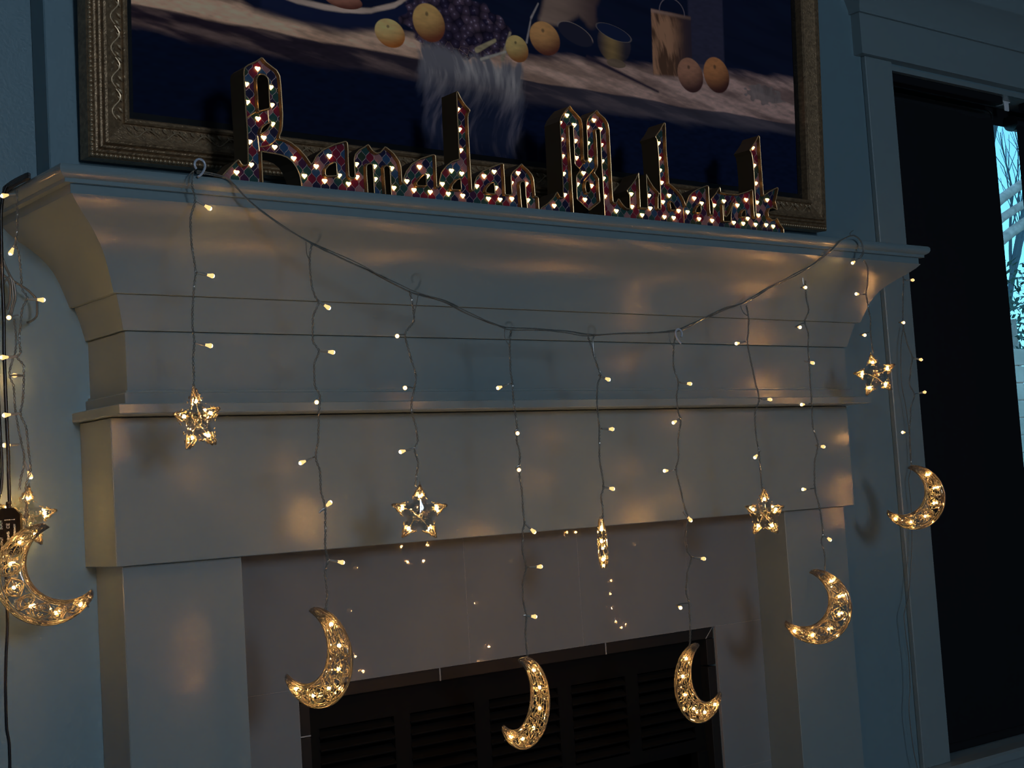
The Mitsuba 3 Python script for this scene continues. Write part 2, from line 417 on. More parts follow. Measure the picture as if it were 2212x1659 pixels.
for s in (-1, 1):
    x0, x1 = sorted((s * OPW, s * (OPW - SW)))
    for z0, z1 in ((0.6262, FH - SW), (0.30, 0.6235), (0.0, 0.30)):
        part(fi, 'slate_strip', bx(x0 + 0.0005, x1, 0.0005, 0.03, z0, z1 - 0.001, 0.001), 'm_slate')
IX, IZ = OPW - SW, FH - SW
ya = 0.022
cols = [(-0.455, -0.300), (-0.265, -0.120), (-0.085, 0.085), (0.120, 0.265), (0.300, 0.455)]
LZ0, LZ1 = 0.475, 0.630
face = sbox(-IX, 0.45, IX, IZ)
for a, b in cols:
    face = face.difference(sbox(a, LZ0, b, LZ1))
part(fi, 'face_plate', extr(face, ya, ya + 0.006), 'm_iron')
for a, b in cols:
    for k in range(7):
        z = LZ0 + (k + 0.5) * (LZ1 - LZ0) / 7
        lv = bx(a - 0.001, b + 0.001, -0.010, 0.010, -0.0022, 0.0022, 0.001)
        lv.apply_transform(trimesh.transformations.rotation_matrix(math.radians(35), [1, 0, 0]))
        lv.apply_translation((0, ya + 0.006, z))
        part(fi, 'louver', lv, 'm_iron')
part(fi, 'side_frame', cat(bx(-IX, -IX + 0.03, ya - 0.004, ya + 0.02, 0.02, 0.45, 0.002), bx(IX - 0.03, IX, ya - 0.004, ya + 0.02, 0.02, 0.45, 0.002), bx(-IX, IX, ya - 0.004, ya + 0.02, 0.0, 0.05, 0.002)), 'm_iron')
part(fi, 'firebox', cat(bx(-IX, -IX + 0.01, 0.03, 0.5, 0, IZ), bx(IX - 0.01, IX, 0.03, 0.5, 0, IZ), bx(-IX, IX, 0.49, 0.5, 0, IZ), bx(-IX, IX, 0.03, 0.5, 0, 0.01), bx(-IX - 0.02, IX + 0.02, 0.03, 0.5, IZ, IZ + 0.01)), 'm_void')
# ================================================================== the framed painting
FW, FHT, PY0, PZ0, LEAN = 0.876, 1.10, -0.060, 1.5605, math.radians(3.0)
def lean(mesh):
    """Frame space (x, -out, up) to the room: leaning forward at the top."""
    mesh = mesh.copy()
    mesh.apply_transform(trimesh.transformations.rotation_matrix(LEAN, [1, 0, 0]))
    mesh.apply_translation((0, PY0, PZ0))
    return mesh
fp = thing('framed_painting', 'large still life painting of fruit in an ornate bronze frame leaning above the mantel', 'painting')
corners = [(-1, 0), (1, 0), (1, 1), (-1, 1)]
def rail(profile, k):
    pr = np.asarray(profile, float)
    def pts(c):
        sx, top = corners[c]
        return np.stack([sx * (FW - pr[:, 0]), -pr[:, 1], (FHT - pr[:, 0]) if top else pr[:, 0]], 1)
    A, B = pts(k), pts((k + 1) % 4)
    n = len(pr)
    F = []
    for i in range(n - 1):
        F += [(i, n + i, n + i + 1), (i, n + i + 1, i + 1)]
    return lean(trimesh.Trimesh(np.vstack([A, B]), np.array(F), process=False))
def frame_bump(p, n, uv):
    return mikit.fbm(p.x * 420, p.y * 420, p.z * 420, 3)
scene['m_frame'] = {'type': 'twosided', 'bsdf': {'type': 'bumpmap', 'arbitrary': mikit.proc(frame_bump, eps=4e-4), 'scale': 0.0012,
                    'bsdf': {'type': 'principled', 'base_color': mikit.proc(lambda p, n, uv: mi.Color3f(0.27, 0.165, 0.085) * (0.45 + 1.1 * mikit.fbm(p.x * 160, p.y * 160, p.z * 160, 3))), 'metallic': 0.55, 'roughness': 0.42}}}
scene['m_ornament'] = principled((0.44, 0.30, 0.17), 0.36, metallic=0.6)
prof = [(0.0, 0.0), (0.0, 0.030), (0.003, 0.034), (0.006, 0.034), (0.0085, 0.0385), (0.0115, 0.0395), (0.0130, 0.0365), (0.0155, 0.0410), (0.0185, 0.0418), (0.0200, 0.0385),
        (0.0225, 0.0440), (0.0260, 0.0455), (0.0275, 0.0425), (0.0300, 0.0415), (0.0430, 0.0375), (0.0555, 0.0345), (0.0570, 0.0385), (0.0600, 0.0405), (0.0635, 0.0395), (0.0660, 0.0350), (0.0660, 0.0130)]
for k in range(4):
    rl = part(fp, 'frame_rail', rail(prof, k), 'm_frame', smooth=25)
    sx, top = corners[k]
    L = 2 * FW if k in (0, 2) else FHT
    n0 = int((L - 0.12) / 0.047)
    orn = []
    for j in range(n0 if k in (0, 3) else 0):            # scrolls of the two rails whose relief faces the room light
        s0 = 0.06 + (j + 0.5) * (L - 0.12) / n0
        tt = np.linspace(-1, 1, 11)
        vine = np.stack([s0 + tt * 0.0235, 0.0425 + 0.0072 * np.sin(tt * math.pi), np.full(11, 0.0395)], 1)
        orn.append((vine, 0.0014))
        for a, q, ln in ((-0.85, 0.0470, 0.013), (-0.62, 0.0365, 0.014), (-0.35, 0.0500, 0.012), (-0.1, 0.0400, 0.012), (0.15, 0.0350, 0.013), (0.40, 0.0490, 0.013), (0.66, 0.0380, 0.012), (0.9, 0.0500, 0.012)):
            c = s0 + a * 0.0235
            ang = 0.9 if q < 0.043 else -0.9
            l = np.linspace(-0.5, 0.5, 5)
            leaf = np.stack([c + l * ln * math.cos(ang), q + l * ln * math.sin(ang) * 0.8, np.full(5, 0.0380)], 1)
            orn.append((leaf, np.array([0.0008, 0.0021, 0.0027, 0.0019, 0.0005])))
    ms = []
    for pth, r in orn:
        s, w, o = pth[:, 0], pth[:, 1], pth[:, 2]
        if k == 0:
            P = np.stack([-FW + s, -o, w], 1)
        else:
            P = np.stack([-(FW - w), -o, s], 1)
        ms.append(tube(P, r, 5))
    if ms:
        part(rl, 'scroll_ornament', lean(cat(*ms)), 'm_ornament', smooth=60, kind='stuff', label='raised scroll of leaves')
        bd = []
        for s in np.arange(0.004, L - 0.004, 0.0075):
            P = (-FW + s, -0.0345, 0.0042) if k == 0 else (-(FW - 0.0042), -0.0345, s)
            bd.append(ball(P, 0.0032, 1))
        part(rl, 'bead_row', lean(cat(*bd)), 'm_ornament', smooth=60, kind='stuff', label='row of small beads')
part(fp, 'liner', lean(extr(sbox(-FW + 0.06, 0.06, FW - 0.06, FHT - 0.06).difference(sbox(-FW + 0.080, 0.080, FW - 0.080, FHT - 0.080)), -0.019, -0.013)), 'm_black', label='black inner liner')
def C3(px, py):
    """Centre of something painted, in (x, z) of the canvas."""
    q = at(px, py, y=PY0 - 0.02 - 0.012)
    return float(q[0]), float(q[2])
def pl(pts):
    q = [C3(*p) for p in pts]
    return [a for a, b in q], [b for a, b in q]
def interp(x, xs, zs):
    v = mi.Float(zs[0])
    for i in range(len(xs) - 1):
        t = dr.clip((x - xs[i]) / (xs[i + 1] - xs[i]), 0, 1)
        v = v + (zs[i + 1] - zs[i]) * t
    return v
TOP_L = pl([(284, -34), (420, -20), (517, 4), (551, 30), (600, 44), (664, 57), (740, 75), (810, 72), (900, 80), (1000, 100), (1130, 120), (1230, 130), (1400, 140), (1500, 150), (1660, 170), (1760, 190)])
EDGE = pl([(284, 10), (348, 21), (427, 37), (506, 54), (562, 63), (642, 81), (728, 95), (853, 117), (923, 130), (1030, 150), (1143, 174), (1256, 192), (1356, 207), (1481, 232), (1659, 260), (1760, 274)])
LOW = pl([(284, 60), (415, 90), (506, 101), (574, 118), (664, 135), (780, 148), (920, 178), (1030, 195), (1131, 219), (1231, 231), (1356, 250), (1481, 266), (1659, 284), (1760, 296)])
PLATE = pl([(560, -25), (640, 2), (700, 16), (740, 22), (800, 24), (851, 12), (880, -6)])
FRUIT = [((740, 2), 40, 17, (0.62, 0.22, 0.13), (0.20, 0.05, 0.03)), ((842, 72), 32, 30, (1.0, 0.58, 0.20), (0.60, 0.15, 0.03)), ((925, 50), 34, 40, (0.95, 0.46, 0.14), (0.26, 0.055, 0.025)),
         ((1116, 106), 24, 28, (0.85, 0.50, 0.16), (0.40, 0.12, 0.035)), ((1175, 84), 32, 35, (0.90, 0.37, 0.12), (0.20, 0.05, 0.028)),
         ((1490, 163), 27, 36, (0.62, 0.24, 0.13), (0.10, 0.035, 0.030)), ((1546, 163), 27, 37, (0.78, 0.26, 0.09), (0.09, 0.026, 0.022))]
FR = []
for (c, rx, ry, hi, lo) in FRUIT:
    x, z = C3(*c)
    sx = C3(c[0] + rx, c[1])[0] - x
    sz = z - C3(c[0], c[1] + ry)[1]
    FR.append((x, z, sx, sz, hi, lo))
def cov(d, w):
    """1 inside (d < 0), 0 outside, soft over w."""
    return 1 - mikit.smoothstep(-w, w, d)
def seg(x, z, a, b):
    ax, az = a; bx_, bz = b
    ux, uz = bx_ - ax, bz - az
    t = dr.clip(((x - ax) * ux + (z - az) * uz) / (ux * ux + uz * uz), 0, 1)
    return dr.sqrt(dr.square(x - ax - t * ux) + dr.square(z - az - t * uz)), t
CAN = [C3(1400, 22), C3(1490, 40), C3(1485, 168), C3(1404, 160)]
URN = (C3(1178, 50), C3(1272, 45), C3(1235, -40))
PIL = (C3(1482, 60)[0], C3(1556, 60)[0])
CL0, CL1 = C3(918, 250)[0], C3(1134, 250)[0]
GOB, BOWL, GRAPE = C3(1324, 95), C3(1240, 75), C3(985, 58)
def canvas(p, n, uv):
    x, z = p.x, p.z
    st = mikit.fbm(x * 9 + 0.5 * z, 0.0, z * 46 + x * 6, 4)            # long horizontal strokes
    fine = mikit.fbm(x * 70, 3.1, z * 150, 3)
    vs = mikit.fbm(x * 85 + 6 * mikit.noise(x * 8, 0.0, z * 9), 7.7, z * 16, 4)
    far = mikit.smoothstep(-0.75, 0.75, x)
    col = mi.Color3f(0.004, 0.008, 0.026) * (0.65 + 0.7 * fine) * (1 + 0.5 * far)
    edge, low, top = interp(x, *EDGE), interp(x, *LOW), interp(x, *TOP_L)
    wob = (st - 0.5) * 0.022
    # wall behind the still life
    back = cov(top - z + 0.01, 0.02)
    col = mikit.mix(col, mi.Color3f(0.010, 0.014, 0.036) * (0.7 + 0.6 * st), back)
    # pillar shape right of the can, tall urn
    pilm = cov(dr.maximum(PIL[0] - x, x - PIL[1]), 0.004) * cov(edge + 0.055 - z, 0.03)
    col = mikit.mix(col, mi.Color3f(0.055, 0.045, 0.075) * (0.8 + 0.4 * fine), pilm)
    d1, t1 = seg(x, z, URN[0], URN[2]); d2, t2 = seg(x, z, URN[1], URN[2])
    urn = cov(d1 - 0.02 - 0.05 * t1, 0.008) * cov(URN[0][1] - 0.002 - z, 0.006)
    urn = dr.maximum(urn, cov(d2 - 0.016 - 0.05 * t2, 0.008) * cov(URN[0][1] - 0.002 - z, 0.006))
    col = mikit.mix(col, mikit.mix((0.40, 0.22, 0.15), (0.11, 0.055, 0.05), mikit.smoothstep(URN[0][0] + 0.01, URN[1][0] + 0.03, x)) * (0.75 + 0.5 * st), urn)
    # table top, its front face
    tt = mikit.smoothstep(0.30, 0.72, st)
    board = mikit.mix((0.66, 0.33, 0.19), (1.08, 0.57, 0.33), tt)
    board = mikit.mix(board, mikit.mix((0.27, 0.145, 0.125), (0.74, 0.40, 0.32), tt), far * 0.9)
    board = board * (0.75 + 0.5 * fine)
    col = mikit.mix(col, board, cov(z - top - wob, 0.012) * cov(edge - z + wob * 0.4, 0.003))
    under = mikit.mix((0.035, 0.018, 0.026), (0.22, 0.115, 0.09), mikit.smoothstep(0.45, 0.75, st)) * (0.7 + 0.6 * fine)
    under = mikit.mix(under, mi.Color3f(0.11, 0.085, 0.10) * (0.5 + st), far * 0.8)
    col = mikit.mix(col, under, cov(z - edge - wob * 0.4, 0.003) * cov(low - z + wob, 0.008))
    # shadowed hollow under the plate, the plate's bright rim
    pz = interp(x, *PLATE)
    inpl = cov(dr.abs(x - 0.5 * (PLATE[0][0] + PLATE[0][-1])) - 0.5 * (PLATE[0][-1] - PLATE[0][0]), 0.006)
    col = mikit.mix(col, mi.Color3f(0.016, 0.020, 0.055), inpl * cov(z - pz, 0.004) * cov(pz - 0.034 - z, 0.012))
    col = mikit.mix(col, mi.Color3f(0.85, 0.52, 0.36) * (0.6 + 0.8 * st), inpl * cov(dr.abs(z - pz) - 0.0035 - 0.003 * st, 0.0025))
    # shadows of the fruit and vessels on the board, knife
    kd, kt = seg(x, z, C3(1268, 124), C3(1422, 198))
    col = mikit.mix(col, mi.Color3f(0.05, 0.03, 0.045), cov(kd - 0.0042 * (1 - 0.5 * kt), 0.003))
    # grapes
    gx, gz = (x - GRAPE[0]) / 0.125, (z - GRAPE[1]) / 0.058
    gm = cov(gx * gx + gz * gz - 1 + (mikit.noise(x * 60, 0.0, z * 60) - 0.5) * 0.5, 0.06)
    f1, f2, wh = mikit.voronoi(x * 62, z * 70)
    g = mikit.mix((0.035, 0.022, 0.05), (0.17, 0.09, 0.12), wh) * (1.15 - dr.minimum(f1, 1.0))
    g = g + mi.Color3f(0.30, 0.24, 0.27) * cov(f1 - 0.10, 0.10) * (0.3 + 0.7 * wh)
    col = mikit.mix(col, g, gm * mikit.smoothstep(0.02, 0.10, f2 - f1 + 0.05))
    # white cloth over the edge, with long streaks down
    cw = (vs - 0.5) * 0.05
    cl = cov(dr.maximum(CL0 - x, x - CL1) + cw, 0.010)
    drop = dr.clip((edge - z) / 0.165, 0, 1)
    ctop = cov(z - edge - 0.024 + cw, 0.012)
    streak = mikit.smoothstep(0.38, 0.78, vs)
    cloth = mikit.mix(mikit.mix((0.24, 0.19, 0.19), (0.62, 0.47, 0.40), streak), mikit.mix((0.030, 0.034, 0.066), (0.20, 0.15, 0.17), streak), mikit.smoothstep(0.0, 0.45, drop))
    side = mikit.smoothstep(0.25, 1.0, dr.abs(x - 0.5 * (CL0 + CL1)) / (0.5 * (CL1 - CL0)))
    col = mikit.mix(col, cloth, cl * ctop * (1 - 0.85 * mikit.smoothstep(0.75, 1.0, drop)) * (0.55 + 0.45 * dr.maximum(side, 1 - mikit.smoothstep(0.0, 0.3, drop))))
    # copper can with a lid and a wire handle
    cx0, cx1 = CAN[0][0], CAN[1][0]
    ct = (x - cx0) / (cx1 - cx0)
    ztop = CAN[0][1] + (CAN[1][1] - CAN[0][1]) * ct
    zbot = CAN[3][1] + (CAN[2][1] - CAN[3][1]) * ct
    canm = cov(dr.maximum(cx0 - x, x - cx1 + 0.006), 0.002) * cov(z - ztop, 0.003) * cov(zbot - z, 0.004)
    cc = mikit.mix((0.16, 0.065, 0.035), (0.62, 0.26, 0.13), mikit.smoothstep(0.40, 0.62, vs) * (1 - mikit.smoothstep(0.35, 1.0, ct)))
    col = mikit.mix(col, mikit.mix(cc, (0.06, 0.035, 0.045), mikit.smoothstep(0.45, 0.95, ct)), canm)
    col = mikit.mix(col, mi.Color3f(0.50, 0.25, 0.17) * (1.2 - 0.8 * ct), canm * cov(ztop - 0.006 - z, 0.004))
    hx, hz = (x - 0.5 * (cx0 + cx1)) / 0.037, (z - CAN[0][1] - 0.002) / 0.030
    hr = dr.sqrt(hx * hx + hz * hz)
    col = mikit.mix(col, mi.Color3f(0.30, 0.20, 0.20), cov(dr.abs(hr - 1) - 0.03, 0.04) * cov(ztop - 0.002 - z, 0.003))
    # goblet and low bowl
    bx2, bz2 = (x - GOB[0]) / 0.046, (z - GOB[1]) / 0.040
    gob = cov(dr.sqrt(bx2 * bx2 + bz2 * bz2) - 1, 0.05) * cov(z - GOB[1] - 0.020 + 0.15 * (x - GOB[0]), 0.003)
    col = mikit.mix(col, mikit.mix((0.36, 0.19, 0.07), (0.05, 0.035, 0.045), mikit.smoothstep(0.0, 0.9, dr.abs(bx2 + 0.15))) * (0.5 + st), gob)
    rx2, rz2 = (x - GOB[0]) / 0.048, (z - GOB[1] - 0.022 + 0.15 * (x - GOB[0])) / 0.014
    rr = dr.sqrt(rx2 * rx2 + rz2 * rz2)
    col = mikit.mix(col, mi.Color3f(0.018, 0.024, 0.06), cov(rr - 1, 0.05))
    col = mikit.mix(col, mi.Color3f(0.33, 0.22, 0.17), cov(dr.abs(rr - 1) - 0.03, 0.05) * (0.3 + 0.7 * st))
    fx, fz = (x - GOB[0] - 0.004) / 0.026, (z - GOB[1] + 0.040) / 0.009
    col = mikit.mix(col, mi.Color3f(0.30, 0.17, 0.10) * (0.4 + st), cov(fx * fx + fz * fz - 1, 0.15))
    ox, oz = (x - BOWL[0]) / 0.046, (z - BOWL[1] + 0.2 * (x - BOWL[0])) / 0.020
    ov = dr.sqrt(ox * ox + oz * oz)
    col = mikit.mix(col, mi.Color3f(0.035, 0.028, 0.045), cov(ov - 1.0, 0.06))
    col = mikit.mix(col, mi.Color3f(0.42, 0.26, 0.20), cov(dr.abs(ov - 1) - 0.03, 0.05) * cov(BOWL[1] - z - 0.2 * (x - BOWL[0]), 0.004))
    # leaves and the stem
    for a, b, w, c in (((1030, 108), (1068, 88), 0.0055, (0.55, 0.37, 0.19)), ((1085, 128), (1100, 72), 0.0045, (0.50, 0.33, 0.20)), ((1040, 128), (1092, 112), 0.003, (0.60, 0.45, 0.33)),
                       ((1136, 92), (1144, 40), 0.0024, (0.50, 0.36, 0.30)), ((1144, 40), (1158, 10), 0.0024, (0.50, 0.36, 0.30))):
        d, t = seg(x, z, C3(*a), C3(*b))
        col = mikit.mix(col, mi.Color3f(c) * (0.6 + 0.8 * fine), cov(d - w * (1 - 0.4 * t), 0.002))
    for (cx, cz, sx, sz, hi, lo) in FR:
        u, v = (x - cx) / sx, (z - cz) / sz
        r = dr.sqrt(u * u + v * v + 0.12 * u * v)
        body = mikit.mix(hi, lo, mikit.smoothstep(-0.45, 1.15, 0.35 * u - 0.85 * v + 0.35 * r * r)) * (0.82 + 0.36 * fine)
        body = mikit.mix(body, mi.Color3f(0.09, 0.05, 0.03), cov(dr.square((u + 0.12) * 8) + dr.square((v - 0.45) * 7) - 0.6, 0.6) * 0.7)
        col = mikit.mix(col, body, cov(r - 1, 0.045))
    # crusts at the right end of the table, faint signature strokes at the lower left
    qx, qz = C3(1650, 205)
    crm = cov(dr.square((x - qx) / 0.06) + dr.square((z - qz) / 0.020) - 1 + (mikit.noise(x * 90, 1.0, z * 140) - 0.5) * 1.4, 0.2)
    col = mikit.mix(col, mi.Color3f(0.32, 0.22, 0.19) * (0.3 + 1.2 * vs), crm * 0.8)
    return dr.clip(col, 0.0, 0.95)
scene['m_canvas'] = {'type': 'twosided', 'bsdf': {'type': 'principled', 'base_color': mikit.proc(canvas), 'roughness': 0.7, 'specular': 0.06}}
cv = trimesh.Trimesh([(-FW + 0.062, -0.018, 0.062), (FW - 0.062, -0.018, 0.062), (FW - 0.062, -0.018, FHT - 0.062), (-FW + 0.062, -0.018, FHT - 0.062)], [(0, 1, 2), (0, 2, 3)], process=False)
part(fp, 'canvas', lean(cv), 'm_canvas', label='painted canvas with fruit, cloth and copper vessels on a ledge')
part(fp, 'backing', lean(bx(-FW + 0.02, FW - 0.02, -0.0165, -0.002, 0.02, FHT - 0.02)), 'm_black')

# ================================================================== the lighted sign: two words of box letters
SY, SFACE, SBACK, SZ = -0.246, -0.2385, -0.203, 1.5004
def sgn(pts, ox, oy, s):
    out = []
    for a, b in pts:
        q = at(ox + a / s, oy + b / s, y=SY)
        out.append((q[0], q[2]))
    return out
A5, A6, A7, A8 = (470, 100, 5.53), (800, 180, 5.53), (1140, 210, 5.53), (1400, 250, 6.381)
def base(pts):
    return [(x, SZ) for x, z in pts]
out1 = sgn([(65, 1535), (160, 1435), (245, 1352), (262, 1362), (272, 1388), (300, 1418), (338, 1424), (366, 1400), (362, 1200), (355, 1000), (340, 800), (326, 560), (312, 310), (322, 258), (360, 225), (470, 175), (530, 130),
            (580, 190), (640, 235), (705, 285), (742, 350), (755, 450), (768, 650), (778, 800), (775, 950), (762, 1020), (742, 1062), (738, 1102), (790, 1108), (880, 1150), (970, 1220), (1050, 1310), (1120, 1412),
            (1142, 1388), (1180, 1310), (1260, 1235), (1400, 1170), (1525, 1135), (1548, 1142), (1556, 1200), (1562, 1400), (1570, 1545), (1590, 1572), (1625, 1572), (1645, 1555), (1637, 1450), (1632, 1340), (1645, 1290), (1690, 1240), (1760, 1200),
            (1797, 1172), (1812, 1185), (1835, 1225), (1868, 1260), (1905, 1276), (1945, 1266), (1980, 1228), (2003, 1198), (2060, 1240)], *A5)
out1 += sgn([(280, 838), (345, 930), (366, 1000), (372, 1100), (380, 1185), (392, 1195), (400, 1130), (430, 1050), (500, 960), (600, 900), (755, 850), (775, 858), (780, 900), (786, 1050), (795, 1245), (818, 1235), (825, 1160), (850, 1060), (910, 985), (980, 932), (1065, 905),
             (1060, 850), (1050, 600), (1040, 400), (1030, 95), (1044, 98), (1078, 172), (1132, 255), (1195, 325), (1172, 362), (1165, 420), (1172, 600), (1186, 850), (1200, 1100), (1214, 1282), (1236, 1275), (1245, 1190), (1270, 1120), (1340, 1050), (1450, 1000), (1572, 955), (1590, 962),
             (1600, 1100), (1612, 1330), (1682, 1332), (1692, 1320), (1685, 1200), (1680, 1100), (1702, 1058), (1760, 1010), (1808, 960), (1832, 990), (1880, 1030), (1930, 1090), (1952, 1150), (1960, 1250), (1968, 1350), (2006, 1360), (2014, 1488)], *A6)
word1 = Polygon(out1 + [(out1[-1][0], SZ), (out1[0][0] - 0.002, SZ)]).buffer(0)
D = 0.03
def openhole(pts):
    return Polygon([(pts[0][0], SZ - D)] + pts + [(pts[-1][0], SZ - D)]).buffer(0)
holes1 = [Polygon(sgn([(468, 420), (470, 380), (490, 345), (525, 332), (570, 345), (600, 378), (608, 420), (616, 600), (624, 742), (560, 755), (490, 778), (480, 600)], *A5)),
          Polygon(sgn([(510, 1032), (530, 978), (580, 932), (637, 905), (625, 950), (590, 1000), (540, 1038)], *A5)),
          openhole(sgn([(540, 1602), (530, 1400), (524, 1256), (640, 1275), (750, 1295), (830, 1325), (900, 1380), (950, 1460), (985, 1550), (1002, 1642)], *A5)),
          Polygon(sgn([(1285, 1530), (1290, 1470), (1330, 1420), (1400, 1385), (1420, 1395), (1425, 1470), (1430, 1545), (1300, 1550)], *A5)),
          openhole(sgn([(1790, 1650), (1783, 1560), (1778, 1440), (1790, 1410), (1820, 1400), (1850, 1410), (1858, 1450), (1868, 1650)], *A5)),
          openhole(sgn([(182, 1310), (170, 1150), (160, 1010), (175, 985), (210, 985), (235, 1010), (243, 1150), (252, 1315)], *A6)),
          Polygon(sgn([(550, 1190), (600, 1130), (640, 1095), (665, 1095), (668, 1225), (560, 1222)], *A6)),
          Polygon(sgn([(970, 1255), (985, 1210), (1040, 1150), (1080, 1140), (1088, 1275), (975, 1267)], *A6)),
          Polygon(sgn([(1375, 1295), (1390, 1250), (1440, 1195), (1480, 1185), (1492, 1322), (1400, 1310)], *A6)),
          openhole(sgn([(1807, 1472), (1795, 1340), (1785, 1210), (1800, 1175), (1835, 1170), (1850, 1190), (1860, 1350), (1876, 1482)], *A6))]
lines1 = [sgn([(348, 868), (420, 810), (500, 765), (622, 742)], *A5), sgn([(745, 1075), (680, 1142), (600, 1182), (518, 1190)], *A5), sgn([(500, 1060), (512, 1150), (524, 1256)], *A5), sgn([(622, 742), (630, 830), (637, 905)], *A5)]
bulbs1 = sgn([(503, 258), (368, 443), (660, 480), (380, 658), (673, 693), (508, 857), (680, 920), (577, 1085), (408, 1133), (707, 1197), (425, 1407), (252, 1500), (935, 1332), (1063, 1543), (1362, 1305), (1204, 1428), (1478, 1537), (1305, 1603), (1683, 1402), (1690, 1555), (1590, 1638), (1900, 1428), (1908, 1580)], *A5)
bulbs1 += sgn([(280, 1008), (307, 1243), (613, 993), (707, 1100), (463, 1163), (548, 1270), (742, 1293), (1070, 303), (1090, 543), (1106, 792), (995, 1038), (1118, 1072), (886, 1197), (958, 1315), (1130, 1337), (1385, 1103), (1505, 1050), (1298, 1223), (1525, 1242), (1437, 1373), (1575, 1383), (1792, 1067), (1710, 1182), (1887, 1195), (1717, 1375), (1908, 1390)], *A6)
out2 = sgn([(160, 1325), (240, 1270), (310, 1200), (350, 1132), (372, 1165), (388, 1196), (424, 1198), (420, 1000), (410, 800), (396, 500), (383, 285), (410, 218), (460, 150), (505, 102), (540, 155), (590, 205), (635, 258), (650, 320), (660, 500), (668, 740), (690, 775),
            (718, 740), (712, 500), (703, 330), (712, 268), (742, 225), (790, 190), (825, 152), (860, 200), (920, 250), (955, 308), (970, 380), (980, 560), (990, 750), (1000, 950), (1010, 1150), (1020, 1252), (1050, 1268), (1070, 1240), (1086, 1207), (1110, 1250), (1150, 1300), (1180, 1328), (1222, 1337),
            (1221, 1250), (1219, 1175), (1185, 1115), (1240, 1050), (1290, 980), (1324, 902), (1330, 1000), (1336, 1150), (1345, 1318), (1432, 1326), (1428, 1200), (1416, 918), (1450, 990), (1500, 1070), (1572, 1150), (1556, 1190), (1556, 1335), (1592, 1337), (1585, 1100), (1570, 800), (1556, 600), (1545, 505), (1525, 470), (1580, 395)], *A7)
out2 += sgn([(222, 92), (234, 102), (240, 200), (250, 500), (270, 700), (285, 935), (330, 960), (400, 1030), (460, 1100), (500, 1180), (520, 1258), (532, 1190), (560, 1110), (620, 1050), (700, 1005), (818, 960), (832, 970), (838, 1100), (848, 1290), (858, 1362), (895, 1367), (895, 1260), (885, 1190), (865, 1150), (920, 1090), (965, 1020), (990, 982),
             (1000, 1055), (1100, 1075), (1240, 1085), (1290, 1070), (1370, 1045), (1428, 1020), (1440, 1025), (1446, 1150), (1455, 1300), (1465, 1402), (1492, 1405), (1485, 1300), (1475, 1100), (1460, 800), (1442, 600), (1428, 520), (1400, 470), (1450, 400), (1490, 340), (1522, 272), (1535, 290), (1546, 500), (1560, 700), (1575, 900), (1588, 1085), (1600, 1097),
             (1680, 1040), (1783, 987), (1793, 1000), (1772, 1110), (1752, 1185), (1781, 1295), (1770, 1290), (1720, 1268), (1675, 1280), (1650, 1340), (1662, 1400), (1712, 1436), (1755, 1430), (1776, 1405), (1792, 1442), (1830, 1510), (1866, 1556)], *A8)
word2 = Polygon(out2 + [(out2[-1][0], SZ), (out2[0][0] - 0.002, SZ)]).buffer(0)
holes2 = [openhole(sgn([(548, 1366), (530, 1100), (515, 800), (500, 600), (489, 355), (500, 340), (520, 335), (545, 352), (555, 600), (565, 800), (630, 868), (582, 940), (585, 1050), (590, 1218), (735, 1352), (862, 1250), (850, 1100), (845, 970), (795, 903), (835, 830), (830, 700), (820, 500), (811, 392), (840, 377), (865, 397), (875, 600), (885, 800), (897, 1000), (910, 1200), (920, 1405)], *A7)),
          Polygon(sgn([(688, 1030), (705, 998), (728, 1002), (745, 1080), (748, 1120), (730, 1145), (700, 1140), (686, 1085)], *A7)),
          Polygon(sgn([(300, 1210), (315, 1180), (345, 1200), (375, 1260), (387, 1297), (315, 1297)], *A8)), Polygon(sgn([(650, 1320), (670, 1270), (700, 1235), (725, 1225), (732, 1300), (727, 1335), (660, 1335)], *A8)),
          Polygon(sgn([(1028, 1216), (1046, 1218), (1055, 1385), (1080, 1393), (1120, 1340), (1150, 1262), (1172, 1200), (1184, 1204), (1158, 1275), (1146, 1350), (1143, 1457), (1040, 1457)], *A8)),
          Polygon(sgn([(1280, 1390), (1290, 1340), (1320, 1300), (1342, 1295), (1347, 1392)], *A8)), Polygon(sgn([(138, 1130), (160, 1100), (172, 1285), (140, 1280)], *A8))]
lines2 = [sgn([(835, 830), (760, 920), (695, 995)], *A7), sgn([(668, 740), (690, 775), (705, 790)], *A7), sgn([(718, 740), (630, 868)], *A7), sgn([(518, 1258), (524, 1372), (528, 1470)], *A8), sgn([(1225, 1120), (1170, 1200)], *A8)]
bulbs2 = sgn([(495, 210), (412, 298), (582, 325), (428, 495), (595, 513), (442, 697), (608, 717), (455, 907), (467, 1160), (343, 1292), (818, 268), (738, 350), (893, 375), (744, 541), (905, 561), (768, 740), (916, 755), (693, 900), (620, 1033), (787, 1053), (710, 1218), (932, 963), (946, 1180), (1085, 1354), (1262, 1152), (1272, 1303), (1393, 1403)], *A7)
bulbs2 += sgn([(172, 370), (182, 577), (192, 745), (217, 915), (42, 1095), (320, 1095), (235, 1182), (60, 1270), (450, 1305), (255, 1390), (383, 1402), (667, 1132), (768, 1202), (575, 1322), (733, 1417), (940, 1228), (1075, 1172), (912, 1440), (1262, 1228), (1382, 1152), (1472, 435), (1492, 678), (1515, 925), (1533, 1188), (1672, 1155), (1552, 1367), (1403, 1412), (1212, 1468), (1342, 1480), (1512, 1495), (1658, 1500), (1755, 1520)], *A8)

